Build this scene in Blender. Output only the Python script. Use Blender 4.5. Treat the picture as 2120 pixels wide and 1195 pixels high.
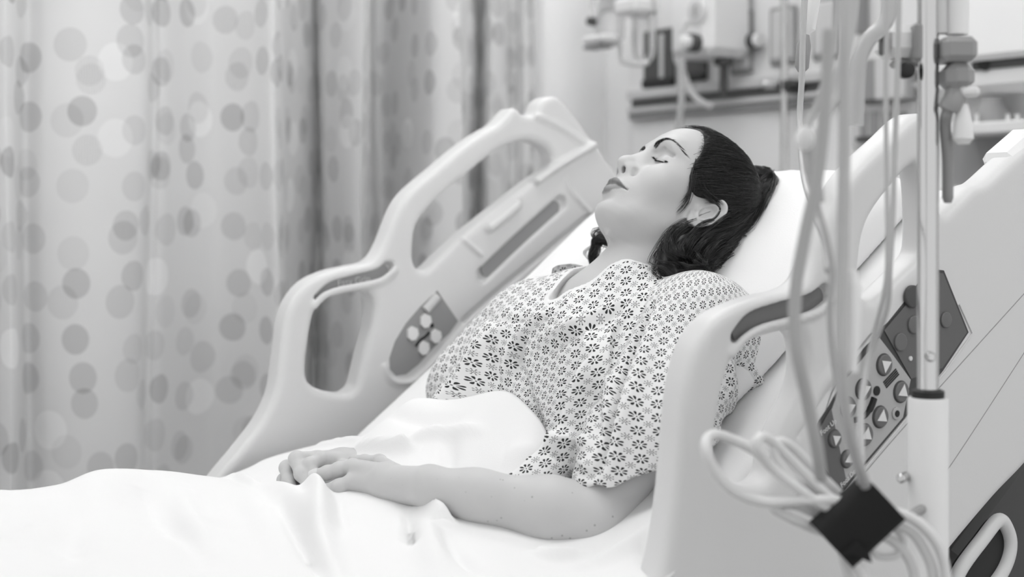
import bpy, math, random
import numpy as np
from mathutils import Vector, Matrix

random.seed(4); np.random.seed(4)
SC = bpy.context.scene
for o in list(bpy.data.objects):
    bpy.data.objects.remove(o, do_unlink=True)
COL = SC.collection

# ------------------------------------------------------------------ camera
# bed runs along +X (head end), the far side of the bed is +Y, Z is up; camera stands at the near side
FPX = 2944.0; TH = 0.615; SN, CS = math.sin(TH), math.cos(TH); YH = 435.0; CH = 1.15
cam = bpy.data.cameras.new('camera'); camo = bpy.data.objects.new('camera', cam); COL.objects.link(camo)
cam.sensor_fit = 'HORIZONTAL'; cam.sensor_width = 36.0; cam.lens = 36.0 * FPX / 2120
camo.location = (0, 0, CH)
camo.rotation_euler = (math.pi/2, 0, -TH)
cam.shift_y = -(597.5 - YH) / 2120.0
cam.clip_start = 0.05
cam.dof.use_dof = True; cam.dof.focus_distance = 1.86; cam.dof.aperture_fstop = 2.9
SC.camera = camo

# ------------------------------------------------------------------ light and exposure
SC.view_settings.view_transform = 'Standard'; SC.view_settings.look = 'None'
SC.view_settings.gamma = 1; SC.view_settings.use_curve_mapping = False
SC.view_settings.exposure = 0.72
wd = bpy.data.worlds.new('world'); SC.world = wd; wd.use_nodes = True
wd.node_tree.nodes['Background'].inputs[0].default_value = (.9, .9, .9, 1)
wd.node_tree.nodes['Background'].inputs[1].default_value = 0.62
def area(name, loc, size, power, rot=(0, 0, 0)):
    l = bpy.data.lights.new(name, 'AREA'); l.shape = 'RECTANGLE'; l.size = size[0]; l.size_y = size[1]; l.energy = power
    l.color = (1, 1, 1)
    o = bpy.data.objects.new(name, l); COL.objects.link(o); o.location = loc; o.rotation_euler = rot
    return o
area('ceiling_lamp_bed', (1.05, 1.55, 2.78), (1.2, 0.6), 68)
area('ceiling_lamp_foot', (-0.3, 2.30, 2.78), (1.2, 0.6), 66)
area('ceiling_lamp_side', (1.6, 0.2, 2.78), (1.2, 0.6), 34)
area('added_fill_head', (1.9, 2.60, 2.78), (1.2, 0.6), 110)  # added out of view to brighten the head wall
area('added_fill_corner', (1.85, 3.62, 2.78), (1.2, 0.6), 75)  # added behind the end curtain to lift the white column and head wall

# ------------------------------------------------------------------ helpers
def ray(px):
    return (px - 1060.0) / FPX
def at_y(px, py, Y):
    t = ray(px); d = Y / (CS - SN*t)
    return (d*(SN + CS*t), Y, CH - (py - YH)/FPX*d)
def at_x(px, py, X):
    t = ray(px); d = X / (SN + CS*t)
    return (X, d*(CS - SN*t), CH - (py - YH)/FPX*d)
def at_d(px, py, d):
    t = ray(px)
    return (d*(SN + CS*t), d*(CS - SN*t), CH - (py - YH)/FPX*d)
def proj(P):
    P = np.atleast_2d(P); d = P[:, 0]*SN + P[:, 1]*CS; l = P[:, 0]*CS - P[:, 1]*SN
    return np.c_[1060 + FPX*l/d, YH - FPX*(P[:, 2]-CH)/d, d]

def tag(o, label=None, cat=None, group=None, kind=None):
    if label: o['label'] = label
    if cat: o['category'] = cat
    if group: o['group'] = group
    if kind: o['kind'] = kind
    return o
def empty(name, loc, label=None, cat=None, group=None, kind=None):
    o = bpy.data.objects.new(name, None); COL.objects.link(o); o.location = loc; o.empty_display_size = .05
    return tag(o, label, cat, group, kind)
def link(name, me, mat, parent=None, smooth=True):
    o = bpy.data.objects.new(name, me); COL.objects.link(o)
    if mat is not None:
        for m in (mat if isinstance(mat, (list, tuple)) else [mat]): me.materials.append(m)
    if parent is not None:
        o.parent = parent
        o.matrix_parent_inverse = parent_world(parent).inverted()
    if smooth:
        me.polygons.foreach_set('use_smooth', np.ones(len(me.polygons), bool))
    return o
def parent_world(p):
    m = Matrix.Translation(p.location) @ p.rotation_euler.to_matrix().to_4x4()
    if p.parent is not None: m = parent_world(p.parent) @ p.matrix_parent_inverse @ m
    return m
def np_mesh(name, V, Q, uv=None):
    me = bpy.data.meshes.new(name)
    V = np.ascontiguousarray(V, dtype=np.float32); Q = np.ascontiguousarray(Q, dtype=np.int32)
    k = Q.shape[1]
    me.vertices.add(len(V)); me.vertices.foreach_set('co', V.ravel())
    me.loops.add(Q.size); me.loops.foreach_set('vertex_index', Q.ravel())
    me.polygons.add(len(Q)); me.polygons.foreach_set('loop_start', np.arange(0, Q.size, k, dtype=np.int32))
    me.polygons.foreach_set('loop_total', np.full(len(Q), k, dtype=np.int32))
    me.update(calc_edges=True); me.validate()
    if uv is not None:
        ul = me.uv_layers.new(name='UVMap')
        ul.data.foreach_set('uv', np.ascontiguousarray(uv[Q.ravel()], dtype=np.float32).ravel())
    return me
class MB:
    """collects shapes into one mesh"""
    def __init__(s): s.V = []; s.F = []; s.n = 0
    def add(s, V, F):
        V = np.asarray(V, float); s.V.append(V); s.F += [[i + s.n for i in f] for f in F]; s.n += len(V); return s
    def box(s, c, d, rot=None, bev=0):
        x, y, z = [v/2 for v in d]
        if bev <= 0:
            P = np.array([[i*x, j*y, k*z] for i in (-1, 1) for j in (-1, 1) for k in (-1, 1)])
            F = [[0,1,3,2],[4,6,7,5],[0,4,5,1],[2,3,7,6],[0,2,6,4],[1,5,7,3]]
        else:
            b = bev; P = []; F = []
            idx = {}
            for i in (-1, 1):
                for j in (-1, 1):
                    for k in (-1, 1):
                        for a in range(3):
                            q = [i*x - i*b, j*y - j*b, k*z - k*b]; q[a] += (i, j, k)[a]*b
                            idx[i, j, k, a] = len(P); P.append(q)
            P = np.array(P)
            g = lambda i, j, k, a: idx[i, j, k, a]
            for sgn in (-1, 1):
                F.append([g(sgn,-1,-1,0), g(sgn,1,-1,0), g(sgn,1,1,0), g(sgn,-1,1,0)][::sgn])
                F.append([g(-1,sgn,-1,1), g(-1,sgn,1,1), g(1,sgn,1,1), g(1,sgn,-1,1)][::sgn])
                F.append([g(-1,-1,sgn,2), g(1,-1,sgn,2), g(1,1,sgn,2), g(-1,1,sgn,2)][::sgn])
            for i in (-1, 1):
                for j in (-1, 1):
                    F.append([g(i,j,-1,0), g(i,j,1,0), g(i,j,1,1), g(i,j,-1,1)][::(i*j)])
                    F.append([g(i,-1,j,0), g(i,1,j,0), g(i,1,j,2), g(i,-1,j,2)][::(-i*j)])
                    F.append([g(-1,i,j,1), g(1,i,j,1), g(1,i,j,2), g(-1,i,j,2)][::(i*j)])
                    for k in (-1, 1):
                        F.append([g(i,j,k,0), g(i,j,k,1), g(i,j,k,2)][::(i*j*k)])
        if rot is not None: P = P @ np.array(rot).T
        return s.add(P + np.array(c, float), F)
    def tube(s, pts, r, n=12, cap=True, closed=False):
        pts = np.array(pts, float); m = len(pts)
        rr = np.full(m, r, float) if np.isscalar(r) else np.array(r, float)
        T = np.gradient(pts, axis=0)
        if closed: T = np.roll(pts, -1, 0) - np.roll(pts, 1, 0)
        T /= np.linalg.norm(T, axis=1)[:, None] + 1e-12
        up = np.array([0, 0, 1.]) if abs(T[0][2]) < .9 else np.array([1., 0, 0])
        N = np.cross(T[0], up); N /= np.linalg.norm(N); V = []
        for i in range(m):
            N = N - T[i]*N.dot(T[i]); N /= np.linalg.norm(N) + 1e-12; B = np.cross(T[i], N)
            for j in range(n):
                a = 2*math.pi*j/n; V.append(pts[i] + rr[i]*(math.cos(a)*N + math.sin(a)*B))
        F = []
        for i in range(m if closed else m-1):
            k = (i+1) % m
            for j in range(n):
                F.append([i*n+j, i*n+(j+1) % n, k*n+(j+1) % n, k*n+j])
        if cap and not closed:
            F.append(list(range(n))[::-1]); F.append([(m-1)*n+j for j in range(n)])
        return s.add(V, F)
    def lathe(s, base, axis, prof, n=32):
        """prof: list of (distance along axis, radius)"""
        base = np.array(base, float); ax = np.array(axis, float); ax /= np.linalg.norm(ax)
        pts = [base + ax*p[0] for p in prof]
        up = np.array([0, 0, 1.]) if abs(ax[2]) < .9 else np.array([1., 0, 0])
        N = np.cross(ax, up); N /= np.linalg.norm(N); B = np.cross(ax, N); V = []
        for p, (q, r) in zip(pts, prof):
            for j in range(n):
                a = 2*math.pi*j/n; V.append(p + r*(math.cos(a)*N + math.sin(a)*B))
        m = len(prof); F = []
        for i in range(m-1):
            for j in range(n): F.append([i*n+j, i*n+(j+1) % n, (i+1)*n+(j+1) % n, (i+1)*n+j])
        F.append(list(range(n))[::-1]); F.append([(m-1)*n+j for j in range(n)])
        return s.add(V, F)
    def prism(s, poly, y0, y1):
        """poly: (x,z) outline, extruded from y0 to y1"""
        m = len(poly); V = [(p[0], y0, p[1]) for p in poly] + [(p[0], y1, p[1]) for p in poly]
        F = [list(range(m)), list(range(2*m-1, m-1, -1))] + [[i, i+m, (i+1) % m + m, (i+1) % m] for i in range(m)]
        return s.add(V, F)
    def build(s, name, mat, parent=None, smooth=False, auto=True):
        me = bpy.data.meshes.new(name); me.from_pydata([tuple(v) for v in np.concatenate(s.V)], [], s.F); me.update()
        o = link(name, me, mat, parent, smooth or auto)
        if auto and not smooth:
            me.polygons.foreach_set('use_smooth', np.ones(len(me.polygons), bool))
            try:
                me.set_sharp_from_angle(angle=math.radians(38))
            except Exception: pass
        return o
def spline(P, n=8, closed=False):
    P = np.array(P, float); m = len(P); out = []
    for i in range(m if closed else m-1):
        if closed: p0, p1, p2, p3 = P[(i-1) % m], P[i], P[(i+1) % m], P[(i+2) % m]
        else: p0, p1, p2, p3 = P[max(i-1, 0)], P[i], P[i+1], P[min(i+2, m-1)]
        for k in range(n):
            t = k/n; out.append(.5*((2*p1) + (-p0+p2)*t + (2*p0-5*p1+4*p2-p3)*t*t + (-p0+3*p1-3*p2+p3)*t**3))
    if not closed: out.append(P[-1])
    return np.array(out)

# ---- signed-distance modelling: surface nets over sparse blocks
def smin(a, b, k):
    h = np.maximum(k - np.abs(a-b), 0)/k
    return np.minimum(a, b) - h*h*k*.25
def smax(a, b, k): return -smin(-a, -b, k)
def sd_cap(P, a, b, ra, rb=None):
    a = np.array(a, np.float32); b = np.array(b, np.float32); rb = ra if rb is None else rb
    ba = b-a; t = np.clip(((P-a) @ ba)/(ba @ ba), 0, 1)
    return np.linalg.norm(P - a - t[:, None]*ba, axis=1) - (ra + (rb-ra)*t)
def sd_ell(P, c, r, M=None):
    q = P - np.array(c, np.float32)
    if M is not None: q = q @ np.array(M, np.float32)
    r = np.array(r, np.float32); k0 = np.linalg.norm(q/r, axis=1); k1 = np.linalg.norm(q/(r*r), axis=1) + 1e-9
    return k0*(k0-1)/k1
def nets(fn, lo, hi, h, nb=12, slack=1.5):
    lo = np.array(lo, float); hi = np.array(hi, float)
    N = np.ceil((hi-lo)/(h*nb)).astype(int)
    G = np.stack(np.meshgrid(*[np.arange(k) for k in N], indexing='ij'), -1).reshape(-1, 3)
    C = (lo + (G+.5)*nb*h).astype(np.float32)
    D = np.concatenate([fn(c) for c in np.array_split(C, max(1, len(C)//60000))])
    G = G[np.abs(D) < nb*h*.87*slack + 2*h]
    dims = N*nb + 2
    n1 = nb+1
    loc = np.stack(np.meshgrid(*[np.arange(n1)]*3, indexing='ij'), -1).reshape(-1, 3)
    ids = []; pos = []; edges = []
    corners = [(i, j, k) for i in (0, 1) for j in (0, 1) for k in (0, 1)]
    cedges = [(a, b) for a in range(8) for b in range(a+1, 8) if sum(abs(corners[a][t]-corners[b][t]) for t in range(3)) == 1]
    for chunk in np.array_split(G, max(1, len(G)//30)):
        if not len(chunk): continue
        I = (chunk[:, None, :]*nb + loc[None]).reshape(-1, 3)
        F = fn((lo + I*h).astype(np.float32)).reshape(len(chunk), n1, n1, n1)
        I = I.reshape(len(chunk), n1, n1, n1, 3)
        S = F < 0
        cv = [F[:, i:i+nb, j:j+nb, k:k+nb] for i, j, k in corners]
        cs = sum((c < 0).astype(np.int8) for c in cv)
        act = (cs > 0) & (cs < 8)
        b = np.nonzero(act)
        if len(b[0]):
            vals = np.stack([c[b] for c in cv], 1); acc = np.zeros((len(b[0]), 3)); cnt = np.zeros(len(b[0]))
            for p, q in cedges:
                m = (vals[:, p] < 0) != (vals[:, q] < 0)
                t = np.where(m, vals[:, p]/(vals[:, p]-vals[:, q] + 1e-20), 0)
                pt = np.array(corners[p]) + t[:, None]*(np.array(corners[q]) - np.array(corners[p]))
                acc += pt*m[:, None]; cnt += m
            base = I[:, :nb, :nb, :nb][b]
            ids.append((base[:, 0]*dims[1] + base[:, 1])*dims[2] + base[:, 2]); pos.append(lo + (base + acc/cnt[:, None])*h)
        for ax in range(3):
            s0 = S[:, :nb, :nb, :nb]
            s1 = S[:, 1:, :nb, :nb] if ax == 0 else S[:, :nb, 1:, :nb] if ax == 1 else S[:, :nb, :nb, 1:]
            b = np.nonzero(s0 != s1)
            if len(b[0]):
                base = I[:, :nb, :nb, :nb][b]
                edges.append((ax, base, s0[b]))
    ids = np.concatenate(ids); pos = np.concatenate(pos); o = np.argsort(ids); ids = ids[o]; pos = pos[o]
    Q = []
    for ax, base, s in edges:
        u, v = [(1, 2), (2, 0), (0, 1)][ax]
        def cid(du, dv):
            c = base.copy(); c[:, u] -= du; c[:, v] -= dv
            return (c[:, 0]*dims[1] + c[:, 1])*dims[2] + c[:, 2]
        q = np.stack([cid(1, 1), cid(0, 1), cid(0, 0), cid(1, 0)], 1)
        k = np.searchsorted(ids, q); k = np.minimum(k, len(ids)-1); ok = (ids[k] == q).all(1)
        k = k[ok]; s = s[ok]
        k[~s] = k[~s][:, ::-1]
        Q.append(k)
    return pos, np.concatenate(Q)
def relax(V, Q, it=2, lam=.5):
    n = len(V); E = np.concatenate([Q[:, [0, 1]], Q[:, [1, 2]], Q[:, [2, 3]], Q[:, [3, 0]]])
    for _ in range(it):
        A = np.zeros((n, 3)); c = np.bincount(E.ravel(), minlength=n)[:, None]
        for t in range(3):
            A[:, t] = np.bincount(E[:, 0], V[E[:, 1], t], n) + np.bincount(E[:, 1], V[E[:, 0], t], n)
        V = V*(1-lam) + lam*A/np.maximum(c, 1)
    return V
def poly_sd(P, poly):
    """signed distance of 2D points to a closed polygon"""
    P = np.asarray(P, float); d2 = np.full(len(P), 1e9); inside = np.zeros(len(P), bool); m = len(poly)
    for i in range(m):
        a = poly[i]; b = poly[(i+1) % m]; e = b-a; w = P-a
        t = np.clip((w @ e)/(e @ e + 1e-18), 0, 1); r = w - t[:, None]*e; d2 = np.minimum(d2, (r*r).sum(1))
        cnd = (a[1] > P[:, 1]) != (b[1] > P[:, 1])
        xs = a[0] + (P[:, 1]-a[1])*(b[0]-a[0])/((b[1]-a[1]) if abs(b[1]-a[1]) > 1e-12 else 1e-12)
        inside ^= cnd & (P[:, 0] < xs)
    d = np.sqrt(d2); return np.where(inside, -d, d)
def path_d(P, path):
    P = np.asarray(P, float); d2 = np.full(len(P), 1e9)
    for a, b in zip(path[:-1], path[1:]):
        e = b-a; w = P-a; t = np.clip((w @ e)/(e @ e + 1e-18), 0, 1); r = w - t[:, None]*e; d2 = np.minimum(d2, (r*r).sum(1))
    return np.sqrt(d2)

# ---- value noise on points (deterministic)
_rng = np.random.RandomState(7); _G = _rng.rand(64, 64, 64).astype(np.float32)
def vnoise(P, scale=1.0):
    q = np.asarray(P, float)*scale; i = np.floor(q).astype(int); f = q-i; f = f*f*(3-2*f); out = 0
    for a in (0, 1):
        for b in (0, 1):
            for c in (0, 1):
                w = (f[:, 0] if a else 1-f[:, 0])*(f[:, 1] if b else 1-f[:, 1])*(f[:, 2] if c else 1-f[:, 2])
                out = out + w*_G[(i[:, 0]+a) % 64, (i[:, 1]+b) % 64, (i[:, 2]+c) % 64]
    return out*2-1

# ------------------------------------------------------------------ materials
def mat(name, g, rough=.5, metal=0, spec=.5, sss=0, bump=None, trans=0, ior=1.45, emit=0, sheen=0, alpha=1):
    m = bpy.data.materials.new(name); m.use_nodes = True; nt = m.node_tree; p = nt.nodes['Principled BSDF']
    p.inputs['Base Color'].default_value = (g, g, g, 1); p.inputs['Roughness'].default_value = rough
    p.inputs['Metallic'].default_value = metal; p.inputs['Specular IOR Level'].default_value = spec
    p.inputs['IOR'].default_value = ior
    if trans: p.inputs['Transmission Weight'].default_value = trans
    if sheen: p.inputs['Sheen Weight'].default_value = sheen
    if sss:
        p.inputs['Subsurface Weight'].default_value = sss; p.inputs['Subsurface Radius'].default_value = (1, 1, 1)
        p.inputs['Subsurface Scale'].default_value = .006
    if emit:
        p.inputs['Emission Color'].default_value = (1, 1, 1, 1); p.inputs['Emission Strength'].default_value = emit
    if alpha < 1: p.inputs['Alpha'].default_value = alpha
    if bump:
        sc, st = bump
        tc = nt.nodes.new('ShaderNodeTexCoord'); no = nt.nodes.new('ShaderNodeTexNoise'); no.inputs['Scale'].default_value = sc
        no.inputs['Detail'].default_value = 4
        bp = nt.nodes.new('ShaderNodeBump'); bp.inputs['Strength'].default_value = st; bp.inputs['Distance'].default_value = .002
        nt.links.new(tc.outputs['Object'], no.inputs['Vector']); nt.links.new(no.outputs['Fac'], bp.inputs['Height'])
        nt.links.new(bp.outputs['Normal'], p.inputs['Normal'])
    return m
M = dict(
    wall=mat('wall_paint', .82, .8, bump=(60, .1)), white_wall=mat('white_panel', .90, .6), panel=mat('headwall_laminate', .76, .5),
    panel_light=mat('light_trim', .6, .5), panel_dark=mat('dark_outlet', .07, .4), channel=mat('rail_channel', .12, .5),
    floor=mat('vinyl_floor', .35, .4), ceiling=mat('ceiling_tile', .75, .9),
    plastic=mat('bed_plastic', .70, .38, bump=(300, .05)), plastic_w=mat('white_plastic', .8, .35), recess=mat('grip_rubber', .16, .5),
    grey=mat('grey_plastic', .30, .4), dgrey=mat('dark_plastic', .07, .4), black=mat('black_plastic', .012, .45),
    label=mat('control_label', .12, .35), label_l=mat('control_label_light', .44, .35), label_dd=mat('control_label_dark', .05, .35),
    button=mat('button_grey', .14, .3), ink=mat('white_print', .75, .5), inkd=mat('black_print', .01, .5),
    chrome=mat('polished_steel', .62, .16, metal=1), steel=mat('brushed_steel', .5, .35, metal=1),
    tube=mat('clear_tubing', .66, .25, trans=.35), grey_tube=mat('grey_tubing', .42, .4), hair_l=None, cable=mat('white_cable', .72, .4), velcro=mat('black_velcro', .012, .9, bump=(900, .6)),
    linen=mat('white_linen', .84, .85, bump=(700, .12)), linen2=mat('pillow_linen', .86, .85, bump=(500, .12)),
    hair=mat('dark_hair', .007, .34, spec=.35), nail=mat('nail', .68, .3), lash=mat('lash', .01, .6), mattress=mat('mattress_cover', .6, .5),
    clear=mat('clear_plastic', .85, .1, trans=.8), glare=mat('fluorescent_diffuser', .9, .5, emit=3),
)

def _hair_mat():
    m = mat('hair_strand', .02, .30, spec=.6); nt = m.node_tree; a = nt.nodes.new('ShaderNodeAttribute'); a.attribute_name = 'shade'
    cb = nt.nodes.new('ShaderNodeCombineColor'); [nt.links.new(a.outputs['Fac'], cb.inputs[i]) for i in range(3)]
    nt.links.new(cb.outputs[0], nt.nodes['Principled BSDF'].inputs['Base Color']); return m
M['hair_l'] = _hair_mat()
# ------------------------------------------------------------------ room shell
XW = 2.95      # head wall plane
def struct(o): o['kind'] = 'structure'; return o
def quad(name, pts, m):
    me = bpy.data.meshes.new(name); me.from_pydata([tuple(p) for p in pts], [], [list(range(len(pts)))]); me.update()
    return link(name, me, m, smooth=False)
struct(MB().box((0.6, 1.5, -.05), (7, 7, .1)).build('floor', M['floor'], auto=False))
struct(MB().box((0.6, 1.9, 2.85), (5.2, 4.6, .1)).build('ceiling', M['ceiling'], auto=False))
struct(MB().box((XW+.05, 1.6, 1.4), (.1, 5.2, 2.8)).build('wall_back', M['wall'], auto=False))
struct(MB().box((0.4, 4.15, 1.4), (5.2, .1, 2.8)).build('wall_side', M['wall'], auto=False))
# projecting laminate head-wall unit, its left edge and trims
yL = at_x(1311, 200, XW-.1)[1]
struct(MB().box((XW-.06, yL-1.3, 1.4), (.12, 2.6, 2.8), bev=.004).build('trim_1', M['panel'], auto=False))
xf = XW-.121
def zx(px, py): p = at_x(px, py, xf); return p
def hband(name, pyl, pyr, m, out=.02, px0=1312, px1=2300, pxr=1610):
    """horizontal band on the head-wall between two heights read at its left end"""
    a = zx(1311, pyl)[2]; b = zx(1311, pyr)[2]
    y0 = zx(px0, 200)[1]; y1 = zx(px1, 200)[1]
    return MB().box((xf-out/2, (y0+y1)/2, (a+b)/2), (out, abs(y0-y1), abs(a-b)), bev=.003).build(name, m, auto=False)
struct(hband('trim_2', 190, 208, M['panel_light'], .03))
struct(hband('trim_3', 208, 226, M['channel'], .012))
struct(hband('trim_4', 226, 236, M['panel_light'], .03))
struct(hband('trim_5', 236, 250, M['grey'], .022))
struct(hband('trim_6', 250, 620, M['wall'], .004))
# darker lower wall with rub rail on the right
def wbox(name, px0, px1, py0, py1, m, out=.03, bev=.004, base=None, parent=None, X=None):
    X = X or xf
    a = at_x(px0, py0, X); b = at_x(px1, py1, X)
    c = ((2*X-out)/2, (a[1]+b[1])/2, (a[2]+b[2])/2)
    return MB().box(c, (out, abs(a[1]-b[1]), abs(a[2]-b[2])), bev=bev).build(name, m, parent, auto=False)
struct(wbox('trim_7', 1965, 2300, 280, 620, M['grey'], .006))
struct(wbox('trim_8', 1640, 2300, 392, 432, M['panel'], .05))
struct(wbox('trim_9', 1640, 2300, 470, 490, M['panel'], .05))
# wall pilaster left of the unit: broad white cover with a bright sloping cap
pil = MB()
py_ = [at_x(px, 200, XW-.22)[1] for px in (1118, 1192)]
prof = [(-.0, .0)]
c = ((py_[0]+py_[1])/2); r = abs(py_[0]-py_[1])/2
V = []; F = []; n = 24
for k, z in enumerate((0, 2.8)):
    for j in range(n+1):
        a = math.pi*j/n; V.append((XW-.1-.16*math.sin(a)**.6, c + r*math.cos(a), z))
for j in range(n): F.append([j, j+1, n+1+j+1, n+1+j])
pil.add(V, F); struct(pil.build('trim_10', M['white_wall'], smooth=True))
struct(MB().box((XW-.05, (py_[1]+yL)/2, 1.4), (.1, abs(py_[1]-yL)+.05, 2.8), bev=.01).build('trim_11', M['wall'], auto=False))

# ceiling lamps: frames with glowing diffusers; the last two are added fill
for i, (x, y) in enumerate(((1.05, 1.55), (-.3, 2.30), (1.6, .2), (1.9, 2.60), (1.85, 3.62))):
    e = empty('ceiling_light', (x, y, 2.8), ['recessed ceiling light panel above the bed', 'recessed ceiling light panel nearest the disc-print curtain', 'recessed ceiling light panel nearest the camera', 'added ceiling light panel brightening the head wall, in front of the end curtain', 'added ceiling light panel behind the end curtain, brightening the wall column'][i], 'ceiling light')
    MB().box((x, y, 2.79), (1.3, .7, .02), bev=.004).build('frame', M['white_wall'], e, auto=False)
    MB().box((x, y, 2.783), (1.2, .6, .008)).build('diffuser', M['glare'], e, auto=False)

# ------------------------------------------------------------------ curtains
def curtain_mat():
    m = bpy.data.materials.new('curtain_fabric'); m.use_nodes = True; nt = m.node_tree; N = nt.nodes; L = nt.links; p = N['Principled BSDF']
    uv = N.new('ShaderNodeUVMap'); 
    # staggered grid of printed discs: three sizes/tones
    def math_(op, a, b=None, c=None):
        n = N.new('ShaderNodeMath'); n.operation = op
        for i, v in enumerate((a, b, c)):
            if v is None: continue
            if isinstance(v, (int, float)): n.inputs[i].default_value = v
            else: L.new(v, n.inputs[i])
        return n.outputs[0]
    col = None; tot = None
    wob = N.new('ShaderNodeTexNoise'); wob.inputs['Scale'].default_value = 3.2; wob.inputs['Detail'].default_value = 2; L.new(uv.outputs[0], wob.inputs['Vector'])
    for (sc, off, rad, tone, thr) in ((10.0, (0, 0), .27, .20, .35), (8.6, (.37, .61), .26, .12, .35), (7.2, (.2, .83), .2, .16, .3), (7.5, (.7, .15), .26, -.12, .62)):
        mp = N.new('ShaderNodeMapping'); L.new(uv.outputs[0], mp.inputs['Vector'])
        mp.inputs['Location'].default_value = (off[0], off[1], 0); mp.inputs['Scale'].default_value = (sc, sc*.92, 1)
        vo = N.new('ShaderNodeTexVoronoi'); vo.inputs['Scale'].default_value = 1; vo.inputs['Randomness'].default_value = .42; vo.voronoi_dimensions = '2D'
        L.new(mp.outputs[0], vo.inputs['Vector'])
        d = vo.outputs['Distance']; 
        edge = N.new('ShaderNodeMapRange'); edge.interpolation_type = 'SMOOTHSTEP'; L.new(d, edge.inputs[0])
        edge.inputs[1].default_value = rad+.012; edge.inputs[2].default_value = rad-.012; edge.inputs[3].default_value = 0; edge.inputs[4].default_value = 1
        sp = N.new('ShaderNodeSeparateColor'); L.new(vo.outputs['Color'], sp.inputs[0])
        on = math_('GREATER_THAN', sp.outputs[0], thr)
        var = math_('MULTIPLY_ADD', sp.outputs[1], .7, .45)
        # some discs carry brushed streaks
        st = N.new('ShaderNodeTexWave'); st.inputs['Scale'].default_value = 9; st.inputs['Distortion'].default_value = 6; L.new(mp.outputs[0], st.inputs['Vector'])
        s2 = math_('MULTIPLY', math_('GREATER_THAN', sp.outputs[2], .6), math_('MULTIPLY', st.outputs[0], .8))
        v = math_('MULTIPLY', math_('MULTIPLY', edge.outputs[0], on), math_('MULTIPLY', var, math_('ADD', math_('SUBTRACT', 1.0, s2), 0.2)))
        v = math_('MULTIPLY', v, tone); tot = v if tot is None else math_('ADD', tot, v)
    base = N.new('ShaderNodeMapRange'); L.new(wob.outputs['Fac'], base.inputs[0]); base.inputs[3].default_value = .74; base.inputs[4].default_value = .86
    g = math_('MULTIPLY', base.outputs[0], math_('SUBTRACT', 1.0, math_('MULTIPLY', tot, 1.15)))
    cb = N.new('ShaderNodeCombineColor'); [L.new(g, cb.inputs[i]) for i in range(3)]
    L.new(cb.outputs[0], p.inputs['Base Color']); p.inputs['Roughness'].default_value = .75
    # thin cloth: some light comes through
    tr = N.new('ShaderNodeBsdfTranslucent'); L.new(cb.outputs[0], tr.inputs[0]); mx = N.new('ShaderNodeMixShader'); mx.inputs[0].default_value = .12
    out = N['Material Output']; L.new(p.outputs[0], mx.inputs[1]); L.new(tr.outputs[0], mx.inputs[2]); L.new(mx.outputs[0], out.inputs[0])
    return m
MC = curtain_mat(); FOLD = 1.4
def curtain(name, Y0, ctrl, label, zlo=.25, zhi=2.74):
    """ctrl: (px, offset from Y0) fold profile from left to right"""
    P = np.array([(at_y(px, 300, Y0+off*FOLD)[0], off*FOLD) for px, off in ctrl])
    s = spline(P, 14); s = np.c_[s[:, 0], Y0 + s[:, 1]]
    arc = np.r_[0, np.cumsum(np.linalg.norm(np.diff(s, axis=0), axis=1))]
    nz = 40; zs = np.linspace(zlo, zhi, nz); V = []; uv = []
    for z in zs:
        k = (z-zlo)/(zhi-zlo); w = .012*math.sin(3*z)
        for (x, y), a in zip(s, arc): 
            V.append((x + w*math.sin(a*9+2*z) + .01*(1-k)*math.sin(a*5), y + (1-k)*.015*math.sin(a*11+z*2), z)); uv.append((a, z))
    n = len(s); Q = [[i*n+j, i*n+j+1, (i+1)*n+j+1, (i+1)*n+j] for i in range(nz-1) for j in range(n-1)]
    me = np_mesh(name, np.array(V), np.array(Q), np.array(uv)); ob = link(name, me, MC)
    return tag(ob, label, 'curtain')
curtain('privacy_curtain', 2.75, [(-420, .0), (-330, -.06), (-240, .03), (-150, -.03), (-60, .03), (5, -.03), (28, -.035), (52, .02), (95, .0), (190, -.03), (290, -.035), (318, -.005), (345, -.01), (400, .025), (455, .04), (520, .0), (560, -.06), (574, -.05), (590, .03), (625, .09), (645, .13), (657, .18), (672, .08), (700, .03), (748, -.045), (757, -.03), (764, .15), (780, .26), (805, .25), (835, .14), (880, .03), (950, -.01)],
        'long pale curtain printed with grey discs hanging left of the bed')
curtain('privacy_curtain', 2.95, [(952, -.0), (958, .02), (972, .08), (984, .22), (992, .22), (1002, .03), (1030, .01), (1060, .04), (1090, .0), (1114, .02)],
        'narrow end curtain in darker folds beside the white wall column')
for i, (Y0, a, b) in enumerate(((2.77, -420, 955), (2.99, 945, 1125))):
    x0 = at_y(a, 300, Y0)[0]; x1 = at_y(b, 300, Y0)[0]
    e = MB().box(((x0+x1)/2, Y0, 2.77), (x1-x0+.1, .03, .05), bev=.004).build('curtain_track', M['white_wall'], auto=False)
    tag(e, ['long white ceiling track carrying the disc-print curtain', 'short white ceiling track carrying the narrow end curtain'][i], 'curtain track')

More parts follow.
